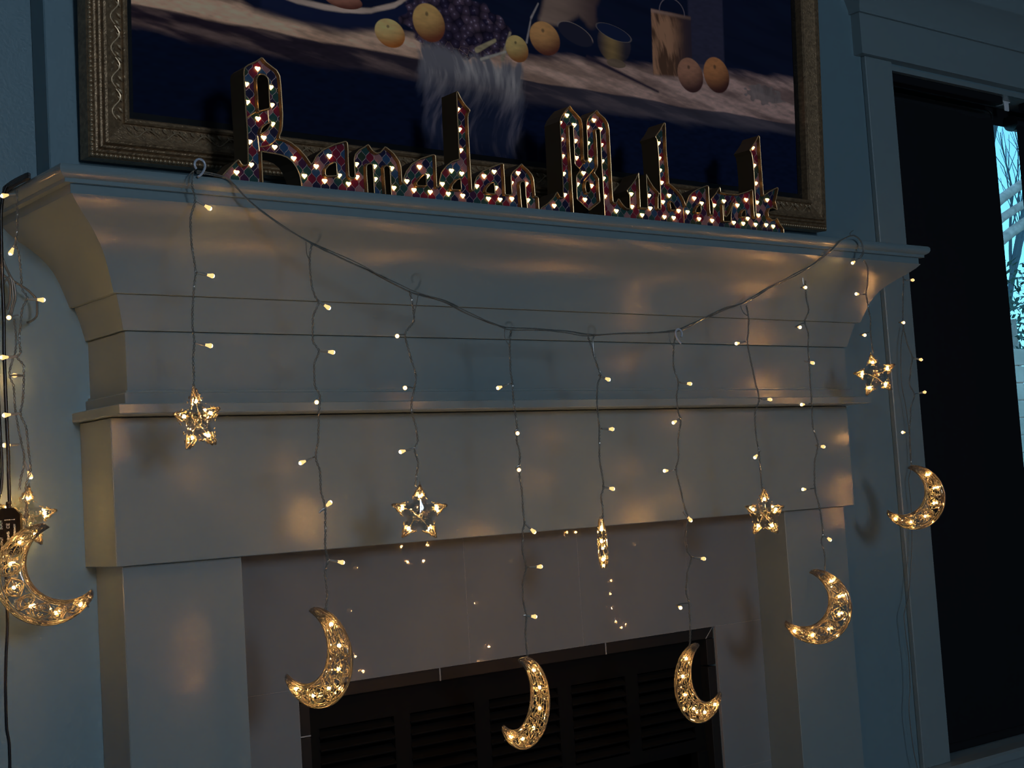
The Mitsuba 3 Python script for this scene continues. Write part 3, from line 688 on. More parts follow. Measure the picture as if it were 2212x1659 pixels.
TDX, TDZ = 0.0160, 0.0112
def lantern():
    t = np.linspace(0, 1, 9)
    xx = TDX / 2 * (t - 0.72 * np.sin(2 * np.pi * t) / (2 * np.pi))
    zz = TDZ * (1 - t)
    right = list(zip(xx, zz)) + list(zip(xx[::-1][1:], -zz[::-1][1:]))
    left = [(-a, b) for a, b in right[::-1][1:-1]]
    return Polygon(right + left)
LAN = lantern().buffer(-0.00055, join_style=2)
from shapely import affinity
def heart(r):
    a = np.linspace(0, 2 * math.pi, 18, endpoint=False)
    x = np.sin(a) ** 3
    z = (13 * np.cos(a) - 5 * np.cos(2 * a) - 2 * np.cos(3 * a) - np.cos(4 * a)) / 16
    ring = np.stack([x * r, np.zeros(18), z * r * 0.95 + r * 0.1], 1)
    ring2 = ring * 0.6 + np.array([0, -r * 0.75, 0])
    V = np.vstack([ring, ring2, [[0, -r * 0.9, 0]], [[0, 0, 0]]])
    F = []
    for i in range(18):
        j = (i + 1) % 18
        F += [(i, j, 18 + j), (i, 18 + j, 18 + i), (18 + i, 18 + j, 36), (j, i, 37)]
    mm = trimesh.Trimesh(V, np.array(F), process=False)
    return mm
hm = heart(0.0050)
hm.fix_normals()
HEART = mikit.ply(hm, 'm_glow')
def word(name, label, outline, holes, lines, bulbs):
    poly = outline
    for h in holes:
        poly = poly.difference(h.buffer(0))
    poly = poly.buffer(0.0005).buffer(-0.0005)
    if poly.geom_type != 'Polygon':
        poly = max(poly.geoms, key=lambda g: g.area)
    t = thing(name, label, 'sign')
    inner = poly.buffer(-0.0016, join_style=2)
    wall = poly.difference(inner)
    part(t, 'box', cat(extr(wall, SY, SBACK), extr(poly, SBACK - 0.002, SBACK)), 'm_signbody', smooth=30)
    part(t, 'face', extr(inner.buffer(0.0004), SFACE, SFACE + 0.002), 'm_signface')
    rims = []
    for ring in [poly.exterior, *poly.interiors]:
        L = ring.length
        q = np.array([ring.interpolate(s).coords[0] for s in np.arange(0, L, 0.0035)])
        rims.append(tube(np.stack([q[:, 0], np.full(len(q), SY), q[:, 1]], 1), 0.0010, 6, closed=True))
    part(t, 'rim', cat(*rims), 'm_gold', smooth=50, label='gold edge of the box letters')
    for ln in lines:
        q = np.array(ln)
        P = spline(np.stack([q[:, 0], np.full(len(q), SFACE - 0.0015), q[:, 1]], 1), 0.004)
        part(t, 'band_line', tube(P, 0.0009, 6), 'm_gold', smooth=50, label='gold line where bands of the letter cross')
    x0, z0, x1, z1 = inner.bounds
    kinds = ['crimson', 'crimson', 'navy', 'navy', 'pink', 'pink', 'green', 'green', 'blue', 'plum', 'moss']
    cells = []
    for j, cz in enumerate(np.arange(SZ - 0.002, z1 + TDZ, TDZ)):
        for cx in np.arange(x0 - TDX, x1 + TDX, TDX):
            cx2 = cx + (TDX / 2 if j % 2 else 0)
            c = affinity.translate(LAN, cx2, cz).intersection(inner.buffer(-0.0004))
            for g in getattr(c, 'geoms', [c]):
                if g.geom_type == 'Polygon' and g.area > 6e-6:
                    cells.append((g.area, g, 'crimson' if j == 0 and rng.random() < 0.6 else rng.choice(kinds)))
    cells.sort(key=lambda c: -c[0])
    for a, g, k in cells[:300]:
        part(t, 'mosaic_tile', extr(g, SFACE - 0.0007, SFACE + 0.0004), 'm_mosaic_' + k)
    rest = {}
    for a, g, k in cells[300:]:
        rest.setdefault(k, []).append(extr(g, SFACE - 0.0007, SFACE + 0.0004))
    for k, ms in rest.items():
        part(t, 'mosaic_chip', cat(*ms), 'm_mosaic_' + k, kind='stuff', label='cut slivers of the mosaic along the letter edges')
    for x, z in bulbs:
        part(t, 'bulb', HEART, None, emit=SIGN, weight=0.35, to_world=T().translate([x, SFACE - 0.001, max(z, SZ + 0.005)]))
    print(name, len(cells), len(bulbs))
    return t
word('lighted_word_sign', 'gold box letter sign reading Ramadan with mosaic face and small bulbs, on the mantel shelf', word1, holes1, lines1, bulbs1)
word('lighted_word_sign', 'gold box letter sign reading Mubarak with mosaic face and small bulbs, on the mantel shelf', word2, holes2, lines2, bulbs2)

# ================================================================== the curtain of string lights
YS = -0.288                       # the drops hang just in front of the shelf nose
def P(px, py, y=YS):
    return at(px, py, y=y)
TO_CAM = -CR[2]
LENS = lathe([(0.0, 0.0), (0.0013, 0.0), (0.0019, 0.003), (0.0029, 0.0075), (0.0037, 0.0105), (0.0034, 0.0117), (0.0025, 0.0121)], 12)
TIP = lathe([(0.0026, 0.0120), (0.0023, 0.0130), (0.0013, 0.0138), (0.0, 0.0140)], 12)
SOCK = lathe([(0.0, -0.0125), (0.0011, -0.0125), (0.0019, -0.009), (0.0021, 0.0005), (0.0017, 0.0025), (0.0, 0.0025)], 8)
TIP_PLY, LENS_PLY, SOCK_PLY = mikit.ply(TIP, 'm_glow', smooth=True), mikit.ply(LENS, 'm_led', smooth=50), mikit.ply(SOCK, 'm_socket', smooth=50)
def bulb(parent, j, tip_px, y, facing=0):
    """A bulb on its short stem: from the wire at j to the lamp seen at tip_px. facing: +1 points at the room, -1 at the wall."""
    if facing:
        d = np.array([0.15, -1.0, -0.12]) * facing if facing < 0 else (TO_CAM + np.array([0.1, -0.25, -0.1]))
        tip = at(*tip_px, y=y - 0.018 * facing)
    else:
        tip = at(*tip_px, y=y)
        d = tip - j
        d = d + np.array([0, -0.1 * np.linalg.norm(d), 0])
    d = d / np.linalg.norm(d)
    o = tip - d * 0.0108
    M = trimesh.geometry.align_vectors([0, 0, 1], d)
    M[:3, 3] = o
    tw = T(M.tolist())
    k = part(parent, 'bulb', LENS_PLY, None, emit=LENS_GLOW, weight=0.15, to_world=tw)
    part(k, 'tip', TIP_PLY, None, emit=LED, weight=1.6, to_world=tw)
    part(k, 'socket', SOCK_PLY, None, to_world=tw)
    e = o - d * 0.0125
    if np.linalg.norm(e - j) > 0.003:
        part(k, 'lead', tube(spline([j, 0.5 * (j + e) + np.array([0, 0, 0.001]), e], 0.003), 0.0012, 5), 'm_wire')
drop_n = [0]
def drop(label, path, bulbs, y=YS, fork=None):
    t = thing('light_drop', label, 'string light', None)
    pts = [at(*p, y=y) for p in path]
    # the wire wavers a little in depth
    for i in range(1, len(pts) - 1):
        pts[i] = pts[i] + np.array([0, nrng.uniform(-0.003, 0.003), 0])
    drop_n[0] += 1
    part(t, 'wire', twist(pts, phase=drop_n[0]), 'm_wire')
    if fork:
        part(t, 'fork', tube(spline([at(*p, y=y) for p in fork], 0.003), 0.0008, 5), 'm_wire')
    for b in bulbs:
        j = at(*b[0], y=y)
        bulb(t, j, b[1], y, b[2] if len(b) > 2 else 0)
    return t

# ---- main wire: along the shelf edge, then a slack swag
gar = thing('garland_wire', 'clear main wire of the curtain lights swagged from the shelf in a loose V', 'string light')
gp = [P(425, 372, -0.278), P(455, 376, -0.279), P(487, 384, -0.280), P(530, 425), P(600, 480), P(672, 524), P(730, 553), P(800, 585), P(860, 615), P(893, 631), P(960, 650), P(1010, 676), P(1060, 698), P(1098, 709),
      P(1160, 713), P(1220, 717), P(1272, 725), P(1330, 723), P(1400, 721), P(1457, 715), P(1520, 689), P(1570, 666), P(1603, 656), P(1660, 622), P(1715, 595), P(1742, 580), P(1790, 546), P(1822, 516), P(1842, 510), P(1858, 522), P(1864, 540), P(1858, 556)]
gs = spline(gp, 0.004)
gt, ga, gb = frames(gs)
arc = np.concatenate([[0], np.cumsum(np.linalg.norm(np.diff(gs, axis=0), axis=1))])
for k in range(4):
    ph = k * math.pi / 2 + 2.2 * np.sin(arc * 9 + k) + arc * 11
    off = 0.0013 + 0.0016 * meshkit.noise(np.stack([arc * 18, arc * 0 + k, arc * 0], 1), 5) ** 2
    part(gar, 'strand', tube(gs + off[:, None] * (np.cos(ph)[:, None] * ga + np.sin(ph)[:, None] * gb), 0.0009, 5), 'm_wire')
def hook(px, py, flip=1, y=YS, s=1.0, mat='m_clear'):
    c = at(px, py, y=y)
    a = np.linspace(-2.4, 1.9, 16)
    q = np.stack([c[0] + s * 0.0085 * np.sin(a) * flip, np.full(16, c[1] - 0.003), c[2] + s * 0.0085 * np.cos(a) + 0.006 * s], 1)
    q = np.vstack([q, c + np.array([-0.004 * flip * s, -0.003, -0.012 * s])])
    part(gar, 'hook', tube(spline(q, 0.0025), 0.0019 * s, 6), mat, smooth=60, label='clear plastic hook')
hook(430, 366, 1, -0.279, 1.0, 'm_hook')
for hx, hy in ((680, 514), (897, 612), (1098, 715), (1276, 722), (1598, 640), (1748, 604)):
    hook(hx, hy)
hook(1464, 728, -1, YS, 1.0, 'm_hook')
for cx_, cy_ in ((690, 535), (820, 594), (975, 657), (1400, 721), (1530, 687), (1640, 632)):   # sleeves that hold the strands together
    i = int(np.argmin(np.linalg.norm(gs - P(cx_, cy_), axis=1)))
    part(gar, 'sleeve', tube(gs[i:i + 4], 0.0030, 8), 'm_clear')
part(gar, 'tail', tube(spline([P(1842, 510), P(1836, 506), P(1843, 498)], 0.003), 0.0007, 5), 'm_wire')

GRP = None
drop('drop of lights at the left end of the shelf front, ending in a star', [(418, 368), (415, 395), (423, 431), (413, 470), (412, 520), (418, 560), (424, 589), (417, 620), (417, 700), (421, 739), (417, 780), (418, 815), (416, 845)],
     [((424, 432), (453, 450)), ((424, 588), (459, 596)), ((422, 740), (455, 747))], fork=[(419, 368), (408, 380), (404, 402)])
drop('drop of lights hanging over the left moon, second along the swag', [(674, 527), (668, 570), (670, 600), (680, 640), (688, 651), (676, 690), (678, 735), (690, 758), (679, 790), (682, 830), (690, 858), (687, 900), (688, 950), (680, 988), (689, 1020), (693, 1060), (702, 1096), (705, 1140), (703, 1180), (708, 1208), (702, 1240), (705, 1280), (703, 1318)],
     [((690, 651), (710, 665)), ((691, 757), (719, 761)), ((690, 860), (684, 869), 1), ((680, 988), (650, 1000)), ((702, 1097), (713, 1086)), ((708, 1209), (740, 1215))], fork=[(661, 522), (662, 545), (669, 562)])
drop('drop of lights ending in the star left of the middle', [(884, 628), (890, 665), (893, 690), (876, 723), (885, 770), (898, 815), (893, 838), (890, 880), (898, 930), (901, 955), (897, 969), (903, 1000), (901, 1030), (897, 1050)],
     [((876, 723), (858, 726), 1), ((892, 838), (875, 838), 1), ((897, 968), (866, 976))], fork=[(904, 632), (900, 655), (893, 688)])
drop('drop of lights in the middle of the swag, ending in a moon before the firebox', [(1104, 712), (1102, 750), (1104, 800), (1105, 828), (1110, 870), (1117, 925), (1118, 950), (1122, 980), (1122, 1020), (1125, 1060), (1130, 1110), (1132, 1129), (1127, 1150), (1130, 1190), (1136, 1224), (1131, 1262), (1131, 1300), (1137, 1330), (1136, 1370), (1140, 1428)],
     [((1105, 828), (1076, 838)), ((1118, 928), (1118, 936), 1), ((1121, 1006), (1121, 1015), 1), ((1134, 1129), (1154, 1149)), ((1138, 1226), (1168, 1224)), ((1138, 1330), (1156, 1332))], fork=[(1091, 708), (1090, 725), (1099, 745)])
drop('drop of lights right of the swag bottom, ending in the edge-on star', [(1270, 728), (1280, 755), (1288, 790), (1297, 812), (1290, 830), (1289, 870), (1290, 900), (1297, 926), (1293, 950), (1296, 990), (1302, 1040), (1305, 1052), (1299, 1075), (1300, 1100), (1301, 1128)],
     [((1298, 812), (1315, 820)), ((1298, 926), (1323, 927)), ((1306, 1052), (1324, 1056))], fork=[(1284, 722), (1281, 745), (1284, 770)])
drop('drop of lights ending in the moon at the right corner of the firebox', [(1459, 725), (1457, 750), (1457, 790), (1467, 826), (1462, 860), (1463, 890), (1469, 906), (1467, 950), (1466, 990), (1459, 1015), (1470, 1050), (1479, 1095), (1486, 1116), (1480, 1160), (1484, 1190), (1492, 1204), (1482, 1240), (1484, 1280), (1488, 1302), (1491, 1350), (1490, 1394)],
     [((1467, 826), (1491, 829)), ((1468, 906), (1455, 913)), ((1460, 1015), (1436, 1017)), ((1485, 1115), (1492, 1124)), ((1493, 1204), (1521, 1207)), ((1487, 1303), (1470, 1313), 1)], fork=[(1446, 718), (1447, 735), (1455, 748)])
drop('drop of lights ending in the star before the right pilaster', [(1612, 660), (1616, 690), (1618, 712), (1612, 738), (1619, 770), (1630, 830), (1638, 861), (1633, 895), (1634, 940), (1639, 980), (1643, 1020), (1646, 1058)],
     [((1611, 738), (1591, 742)), ((1638, 861), (1664, 863)), ((1638, 981), (1631, 988))], fork=[(1600, 660), (1604, 672), (1614, 682)])
drop('drop of lights ending in the moon on the right pilaster', [(1740, 606), (1743, 640), (1746, 670), (1739, 696), (1747, 720), (1745, 760), (1748, 781), (1751, 820), (1755, 860), (1752, 875), (1758, 920), (1764, 961), (1761, 1000), (1762, 1057), (1769, 1100), (1777, 1152), (1776, 1170), (1779, 1200), (1781, 1238)],
     [((1739, 621), (1740, 621), 1), ((1739, 697), (1728, 707), 1), ((1748, 782), (1756, 784)), ((1754, 872), (1732, 874)), ((1764, 962), (1779, 965)), ((1762, 1056), (1735, 1057)), ((1778, 1152), (1793, 1166))], fork=[(1734, 600), (1735, 612), (1739, 625)])
drop('short drop of lights at the right end of the swag above the highest star', [(1866, 562), (1875, 580), (1876, 610), (1871, 636), (1876, 660), (1879, 690), (1879, 716), (1882, 740), (1886, 763)],
     [((1858, 558), (1842, 568)), ((1870, 636), (1850, 635)), ((1877, 718), (1868, 724), 1)])
YR = -0.192
drop('drop of lights on the window casing at the far right, ending in the highest moon', [(1949, 585), (1950, 604), (1950, 650), (1953, 700), (1961, 745), (1970, 773), (1966, 800), (1967, 830), (1975, 852), (1970, 880), (1967, 905), (1965, 935), (1967, 965), (1970, 1012)],
     [((1951, 605), (1972, 605)), ((1952, 696), (1952, 697), 1), ((1970, 772), (1990, 777)), ((1975, 852), (1998, 847)), ((1966, 934), (1950, 934))], y=YR)
# the loose clear lead that runs down the casing
sp = thing('spare_lead', 'thin clear lead hanging down the right window casing past the moon', 'cable')
part(sp, 'lead', tube(spline([at(*p, y=-0.03) for p in ((1952, 702), (1946, 760), (1948, 830), (1957, 880), (1967, 960), (1968, 1010), (1963, 1040), (1968, 1090), (1970, 1140), (1968, 1220), (1962, 1290), (1953, 1335), (1958, 1380), (1963, 1420), (1966, 1480), (1964, 1540), (1972, 1610), (1982, 1659))], 0.004), 0.0011, 5), 'm_wire')

# ---- at the left end: two drops hung from the return of the shelf
YL = -0.12
drop('drop of lights from the left return of the shelf, ending in the large left moon', [(36, 410), (38, 450), (37, 500), (34, 530), (42, 545), (45, 590), (50, 625), (57, 643), (48, 668), (45, 700), (43, 735), (44, 762), (38, 770), (52, 792), (52, 830), (49, 870), (46, 893), (56, 925), (61, 970), (65, 1010), (62, 1025), (55, 1050), (58, 1095), (55, 1139)],
     [((34, 418), (6, 423)), ((31, 531), (23, 547)), ((58, 645), (93, 648)), ((40, 680), (19, 686), 1), ((38, 770), (5, 772)), ((46, 892), (10, 897)), ((62, 1018), (66, 1030))], y=YL - 0.03)
drop('drop of lights on the left wall, ending in the star behind the moon', [(30, 690), (36, 730), (32, 760), (24, 790), (20, 810), (30, 835), (33, 880), (38, 920), (48, 958), (52, 985), (52, 1005), (45, 1035), (42, 1058)],
     [((22, 812), (31, 811), -1), ((46, 960), (10, 962))], y=-0.055)

def left_drop(x, y, z0, z1, label):
    t = thing('light_drop', label, 'string light')
    zs = np.linspace(z0, z1, 9)
    pts = [np.array([x + 0.006 * math.sin(i * 2.1), y + 0.004 * math.cos(i * 1.7), z]) for i, z in enumerate(zs)]
    part(t, 'wire', twist(pts, phase=x * 9), 'm_wire')
    for i in (1, 2, 4, 5, 7):
        j = pts[i]
        d = np.array([0.9 if i % 2 else -0.9, -0.25, -0.35])
        d /= np.linalg.norm(d)
        tip = j + d * 0.026
        M = trimesh.geometry.align_vectors([0, 0, 1], d)
        M[:3, 3] = tip - d * 0.0108
        tw = T(M.tolist())
        k = part(t, 'bulb', LENS_PLY, None, emit=LENS_GLOW, weight=0.15, to_world=tw)
        part(k, 'tip', TIP_PLY, None, emit=LED, weight=1.6, to_world=tw)
        part(k, 'socket', SOCK_PLY, None, to_world=tw)
left_drop(-1.115, -0.17, 1.47, 1.06, 'drop of lights just outside the left photo edge, beside the black cord')
left_drop(-1.175, -0.10, 1.47, 0.92, 'drop of lights outside the left photo edge, above an unseen moon')

# ---- stars
SR = 0.0468
def star_pts(r_out, r_in):
    a = np.arange(10) * math.pi / 5
    r = np.where(np.arange(10) % 2 == 0, r_out, r_in)
    return np.stack([r * np.sin(a), np.zeros(10), r * np.cos(a)], 1)
def star_shell(sign):
    q = star_pts(SR, SR * 0.42)
    rim = q.copy(); rim[:, 1] = sign * 0.0034
    c = np.array([[0, sign * 0.0088, 0]])
    inner = star_pts(SR * 0.55, SR * 0.24); inner[:, 1] = sign * 0.0072
    V = np.vstack([rim, inner, c, q * np.array([1, 0, 1]) + np.array([0, sign * 0.0004, 0])])
    F = []
    for i in range(10):
        j = (i + 1) % 10
        F += [(i, j, 10 + j), (i, 10 + j, 10 + i), (10 + i, 10 + j, 20), (21 + i, 21 + j, j), (21 + i, j, i)]
    F = np.array(F)
    return trimesh.Trimesh(V, F if sign > 0 else F[:, ::-1], process=False)
srim = []
for sg in (-1, 1):
    q = star_pts(SR, SR * 0.42)
    for k in range(0, 10, 2):
        tip, l, r = q[k], q[(k - 1) % 10], q[(k + 1) % 10]
        arm = np.array([tip + (l - tip) * 0.62, tip + (l - tip) * 0.03, tip + (r - tip) * 0.03, tip + (r - tip) * 0.62])
        arm[:, 1] = sg * 0.0034
        srim.append(tube(arm, 0.0010, 6))
STAR_RIM = mikit.ply(cat(*srim), 'm_relief', smooth=60)
STAR_F, STAR_B = mikit.ply(star_shell(-1), 'm_shell'), mikit.ply(star_shell(1), 'm_shell')
rel = []
r2 = np.random.default_rng(3)
for k in range(5):
    a = k * 2 * math.pi / 5
    ax, px_ = np.array([math.sin(a), 0, math.cos(a)]), np.array([math.cos(a), 0, -math.sin(a)])
    for i in range(13):
        s = 0.50 + 0.036 * i
        for sgx in (-1, 0, 1):
            w = SR * 0.26 * (1 - s) / 0.5 * sgx
            y = (0.0034 + 0.004 * (1 - s) / 0.5)
            for sg in (-1, 1):
                if r2.random() < 0.5:
                    rel.append(ball(ax * SR * s + px_ * w + np.array([0, sg * y, 0]), r2.uniform(0.0008, 0.0016), 1))
STAR_REL = mikit.ply(cat(*rel), 'm_relief', smooth=True)
def flake(c, r, n_axis):
    q = trimesh.creation.cylinder(radius=r, height=0.0003, sections=5)
    q.apply_transform(trimesh.geometry.align_vectors([0, 0, 1], np.asarray(n_axis) / np.linalg.norm(n_axis)))
    q.apply_translation(c)
    return q
fl = []
for k in range(5):
    a = k * 2 * math.pi / 5
    ax, px_ = np.array([math.sin(a), 0, math.cos(a)]), np.array([math.cos(a), 0, -math.sin(a)])
    for i in range(16):
        s_ = 0.46 + 0.48 * r2.random()
        w = SR * 0.24 * (1 - s_) / 0.5 * r2.uniform(-1, 1)
        sg = r2.choice([-1, 1])
        fl.append(flake(ax * SR * s_ + px_ * w + np.array([0, sg * (0.0024 + 0.004 * (1 - s_) / 0.5), 0]), r2.uniform(0.0012, 0.0026), [r2.normal() * 0.5, 1, r2.normal() * 0.5]))
STAR_FL = mikit.ply(cat(*fl), 'm_clear')
def glints(centres, spread, n, r0, r1, ymax):
    out = []
    for c in centres:
        for i in range(n):
            v = r2.normal(size=3)
            v *= r2.uniform(*spread) / np.linalg.norm(v)
            v[1] = np.clip(v[1], -ymax, ymax)
            out.append(flake(np.asarray(c) + v, r2.uniform(r0, r1), [r2.normal() * 0.5, 1, r2.normal() * 0.5]))
    return cat(*out)
STAR_GL = mikit.ply(glints([(SR * 0.60 * math.sin(k * 2 * math.pi / 5), 0, SR * 0.60 * math.cos(k * 2 * math.pi / 5)) for k in range(5)], (0.0045, 0.0085), 7, 0.0010, 0.0019, 0.0045), 'm_relief')
cen = []
for i in range(60):
    a, s = r2.random() * 2 * math.pi, SR * 0.34 * math.sqrt(r2.random())
    for sg in (-1, 1):
        b = trimesh.creation.box(extents=(0.0022, 0.0009, 0.0022))
        b.apply_transform(trimesh.transformations.rotation_matrix(r2.random() * 3, [0.2, 1, 0.3]))
        b.apply_translation((s * math.sin(a), sg * 0.0078, s * math.cos(a)))
        cen.append(b)
STAR_CEN = mikit.ply(cat(*cen), 'm_clear')
wr = []
for k in range(5):
    a = k * 2 * math.pi / 5
    wr.append(tube(spline([(0, 0, 0), (0.004 * math.cos(a * 3), 0.002, 0.004 * math.sin(a * 2)), (SR * 0.3 * math.sin(a + 0.1), -0.001, SR * 0.3 * math.cos(a + 0.1)), (SR * 0.55 * math.sin(a), 0, SR * 0.55 * math.cos(a))], 0.003), 0.0008, 5))
wr += [tube(spline([(0.004, 0.001, 0.004), (-0.006, 0, 0.001), (0.003, -0.001, -0.006), (0.006, 0, 0.003), (-0.002, 0.001, 0.006)], 0.002), 0.0008, 5)]
STAR_WIRE = mikit.ply(cat(*wr), 'm_wire')
LED_PLY = mikit.ply(ball((0, 0, 0), 0.0026, 2), 'm_glow', smooth=True)
eye = trimesh.creation.torus(0.0022, 0.0006, 12, 6)
eye.apply_transform(trimesh.transformations.rotation_matrix(math.pi / 2, [0, 1, 0])); eye.apply_translation((0, 0, SR + 0.0016))
STAR_EYE = mikit.ply(eye, 'm_relief')
def frame_at(px, py, y, yaw, tilt):
    c = at(px, py, y=y)
    M = trimesh.transformations.rotation_matrix(math.radians(yaw), [0, 0, 1]) @ trimesh.transformations.rotation_matrix(math.radians(tilt), [0, 1, 0])
    M[:3, 3] = c
    return M
CAMYAW = -39.4            # a thing turned by this faces the camera
def star(label, px, py, y, turn, tilt=0):
    t = thing('star_lamp', label, 'star light')
    M = frame_at(px, py, y, CAMYAW + turn, tilt)
    tw = T(M.tolist())
    part(t, 'front_shell', STAR_F, None, to_world=tw)
    part(t, 'back_shell', STAR_B, None, to_world=tw)
    part(t, 'rim', STAR_RIM, None, to_world=tw, label='edge of clear plastic glowing at the tips')
    part(t, 'relief', STAR_REL, None, to_world=tw, kind='stuff', label='small raised dots')
    part(t, 'glint', STAR_GL, None, to_world=tw, kind='stuff', label='moulded dots glowing round the bulbs')
    part(t, 'facets', STAR_FL, None, to_world=tw, kind='stuff', label='small moulded facets that catch the light')
    part(t, 'centre_facets', STAR_CEN, None, to_world=tw, kind='stuff', label='faceted centre')
    part(t, 'inner_wire', STAR_WIRE, None, to_world=tw)
    part(t, 'eyelet', STAR_EYE, None, to_world=tw)
    for k in range(5):
        a = k * 2 * math.pi / 5
        N = M.copy()
        N[:3, 3] = (M @ np.array([SR * 0.60 * math.sin(a), 0, SR * 0.60 * math.cos(a), 1]))[:3]
        part(t, 'bulb', LED_PLY, None, emit=LED_IN, to_world=T(N.tolist()))
star('clear lit plastic star turned aside, hanging before the ledge at left', 428, 909, YS, 58, -6)
star('clear plastic star lit from inside, facing the camera, above the left half of the tiles', 906, 1110, YS, 8, 4)
star('clear plastic star lit from inside, seen edge on, right of the middle', 1302, 1179, YS, 84, 0)
star('clear plastic star lit from inside, hanging before the right pilaster', 1652, 1110, YS, 28, 3)
star('clear plastic star lit from inside, the highest, under the right end of the shelf', 1891, 811, YS, -26, -7)
star('clear plastic star lit from inside, half hidden behind the large left moon', 55, 1118, -0.055, 30, 8)

# ---- crescent moons
MR, MI, MD = 0.0715, 0.0580, 0.0300
th = math.acos((MR ** 2 + MD ** 2 - MI ** 2) / (2 * MR * MD))
AX = math.radians(31)                       # the opening looks up and aside
NS = 56
def crescent(s):
    """Outer and inner edge points at 0 (upper tip) .. 1 (lower tip), in (u, v)."""
    a = AX + th + s * (2 * math.pi - 2 * th)
    o = np.array([MR * math.cos(a), MR * math.sin(a)])
    ti = math.acos(np.clip((MR * math.cos(th) - MD) / MI, -1, 1))
    b = AX + ti + s * (2 * math.pi - 2 * ti)
    i = np.array([MD * math.cos(AX) + MI * math.cos(b), MD * math.sin(AX) + MI * math.sin(b)])
    return o, i
def section(s):
    o, i = crescent(s)
    mid, half = (o + i) / 2, (o - i) / 2
    h = np.linalg.norm(half)
    d = half / (h + 1e-9)
    hh = h + 0.0028
    return mid, d, hh, 0.0030 + 0.36 * h
def surf(s, w, side):
    """Point on the moon's skin: w from -1 (inner) to 1 (outer edge)."""
    mid, d, hh, tk = section(s)
    y = side * tk * (max(0.0, 1 - abs(w) ** 2.4)) ** 0.5
    q = mid + d * hh * w
    return np.array([q[0], y, q[1]])
SS = 0.02 + 0.96 * (np.arange(NS) / (NS - 1))
NR = 22
V, Fm = [], []
for s in SS:
    mid, d, hh, tk = section(s)
    for k in range(NR):
        a = 2 * math.pi * k / NR
        w = math.copysign(abs(math.cos(a)) ** 0.8, math.cos(a))
        yy = math.copysign(abs(math.sin(a)) ** 0.8, math.sin(a)) * tk
        q = mid + d * hh * w
        V.append((q[0], yy, q[1]))
V = np.array(V)
for i in range(NS - 1):
    for k in range(NR):
        k2 = (k + 1) % NR
        Fm += [(i * NR + k, i * NR + k2, (i + 1) * NR + k2), (i * NR + k, (i + 1) * NR + k2, (i + 1) * NR + k)]
V = np.vstack([V, V[:NR].mean(0), V[-NR:].mean(0)])
for k in range(NR):
    k2 = (k + 1) % NR
    Fm += [(len(V) - 2, k2, k), (len(V) - 1, (NS - 1) * NR + k, (NS - 1) * NR + k2)]
mshell = trimesh.Trimesh(V, np.array(Fm), process=False)
MOON_SHELL = mikit.ply(mshell, 'm_shell', smooth=True)
beads, orn = [], []
for side in (-1, 1):
    for w in (0.86, -0.86):
        L = 2.6 * MR if w > 0 else 2.0 * MR
        n = int(L * 1.75 / 0.0034)
        for s in np.linspace(0.05, 0.95, n):
            beads.append(ball(surf(s, w, side), 0.00125, 1))
    for w, r in ((0.99, 0.0010), (-0.99, 0.0010), (0.70, 0.0007), (-0.70, 0.0007)):
        orn.append(tube(np.array([surf(s, w, side) for s in np.linspace(0.03, 0.97, 60)]), r, 5))
    # loops, petals and small scrolls down the middle of the crescent
    for k, s0 in enumerate(np.linspace(0.16, 0.86, 8)):
        hh = section(s0)[2]
        if k % 2 == 0:
            for rr in (0.62, 0.42):
                a = np.linspace(0, 2 * math.pi, 22)
                orn.append(tube(np.array([surf(np.clip(s0 + rr * 0.050 * math.sin(x), 0.03, 0.97), rr * math.cos(x) * 0.95, side) for x in a]), 0.0008, 5))
        else:
            for sg in (-1, 1):
                a = np.linspace(0, 1, 14)
                orn.append(tube(np.array([surf(np.clip(s0 + 0.055 * (x - 0.5) * 2, 0.03, 0.97), sg * 0.55 * math.sin(math.pi * x), side) for x in a]), 0.0009, 5))
                a = np.linspace(0, 4.2, 14)
                orn.append(tube(np.array([surf(np.clip(s0 + 0.018 * math.cos(x) * (1 - x / 6), 0.03, 0.97), sg * 0.30 + 0.16 * math.sin(x) * (1 - x / 6), side) for x in a]), 0.0007, 5))
        for i in range(7):
            beads.append(ball(surf(np.clip(s0 + r2.uniform(-0.04, 0.04), 0.03, 0.97), r2.uniform(-0.5, 0.5), side), r2.uniform(0.0008, 0.0016), 1))
    # fine dots towards the two tips
    for s in np.concatenate([np.linspace(0.03, 0.11, 10), np.linspace(0.88, 0.97, 12)]):
        for w in (-0.45, -0.1, 0.3, 0.6):
            beads.append(ball(surf(s, w + r2.uniform(-0.1, 0.1), side), r2.uniform(0.0006, 0.0011), 1))
mfl = []
for i in range(260):
    s_, w, sd = r2.uniform(0.10, 0.96), r2.uniform(-0.85, 0.85), r2.choice([-1, 1])
    c = surf(s_, w, sd) * np.array([1, 0.93, 1])
    mfl.append(flake(c, r2.uniform(0.0012, 0.0030), [r2.normal() * 0.6, 1, r2.normal() * 0.6]))
MOON_FL = mikit.ply(cat(*mfl), 'm_clear')
MOON_BEADS = mikit.ply(cat(*beads), 'm_relief', smooth=True)
MOON_ORN = mikit.ply(cat(*orn), 'm_relief', smooth=60)
MLED = [(*section(s)[0], s) for s in (0.20, 0.33, 0.46, 0.60, 0.74, 0.88)]
MOON_GL = mikit.ply(glints([(a, 0, b) for a, b, c in MLED], (0.006, 0.013), 11, 0.0012, 0.0024, 0.009), 'm_relief')
MWIRE = mikit.ply(tube(spline([(section(s)[0][0], 0.002 * math.sin(s * 40), section(s)[0][1]) for s in np.linspace(0.12, 0.9, 26)], 0.003), 0.0008, 5), 'm_wire')
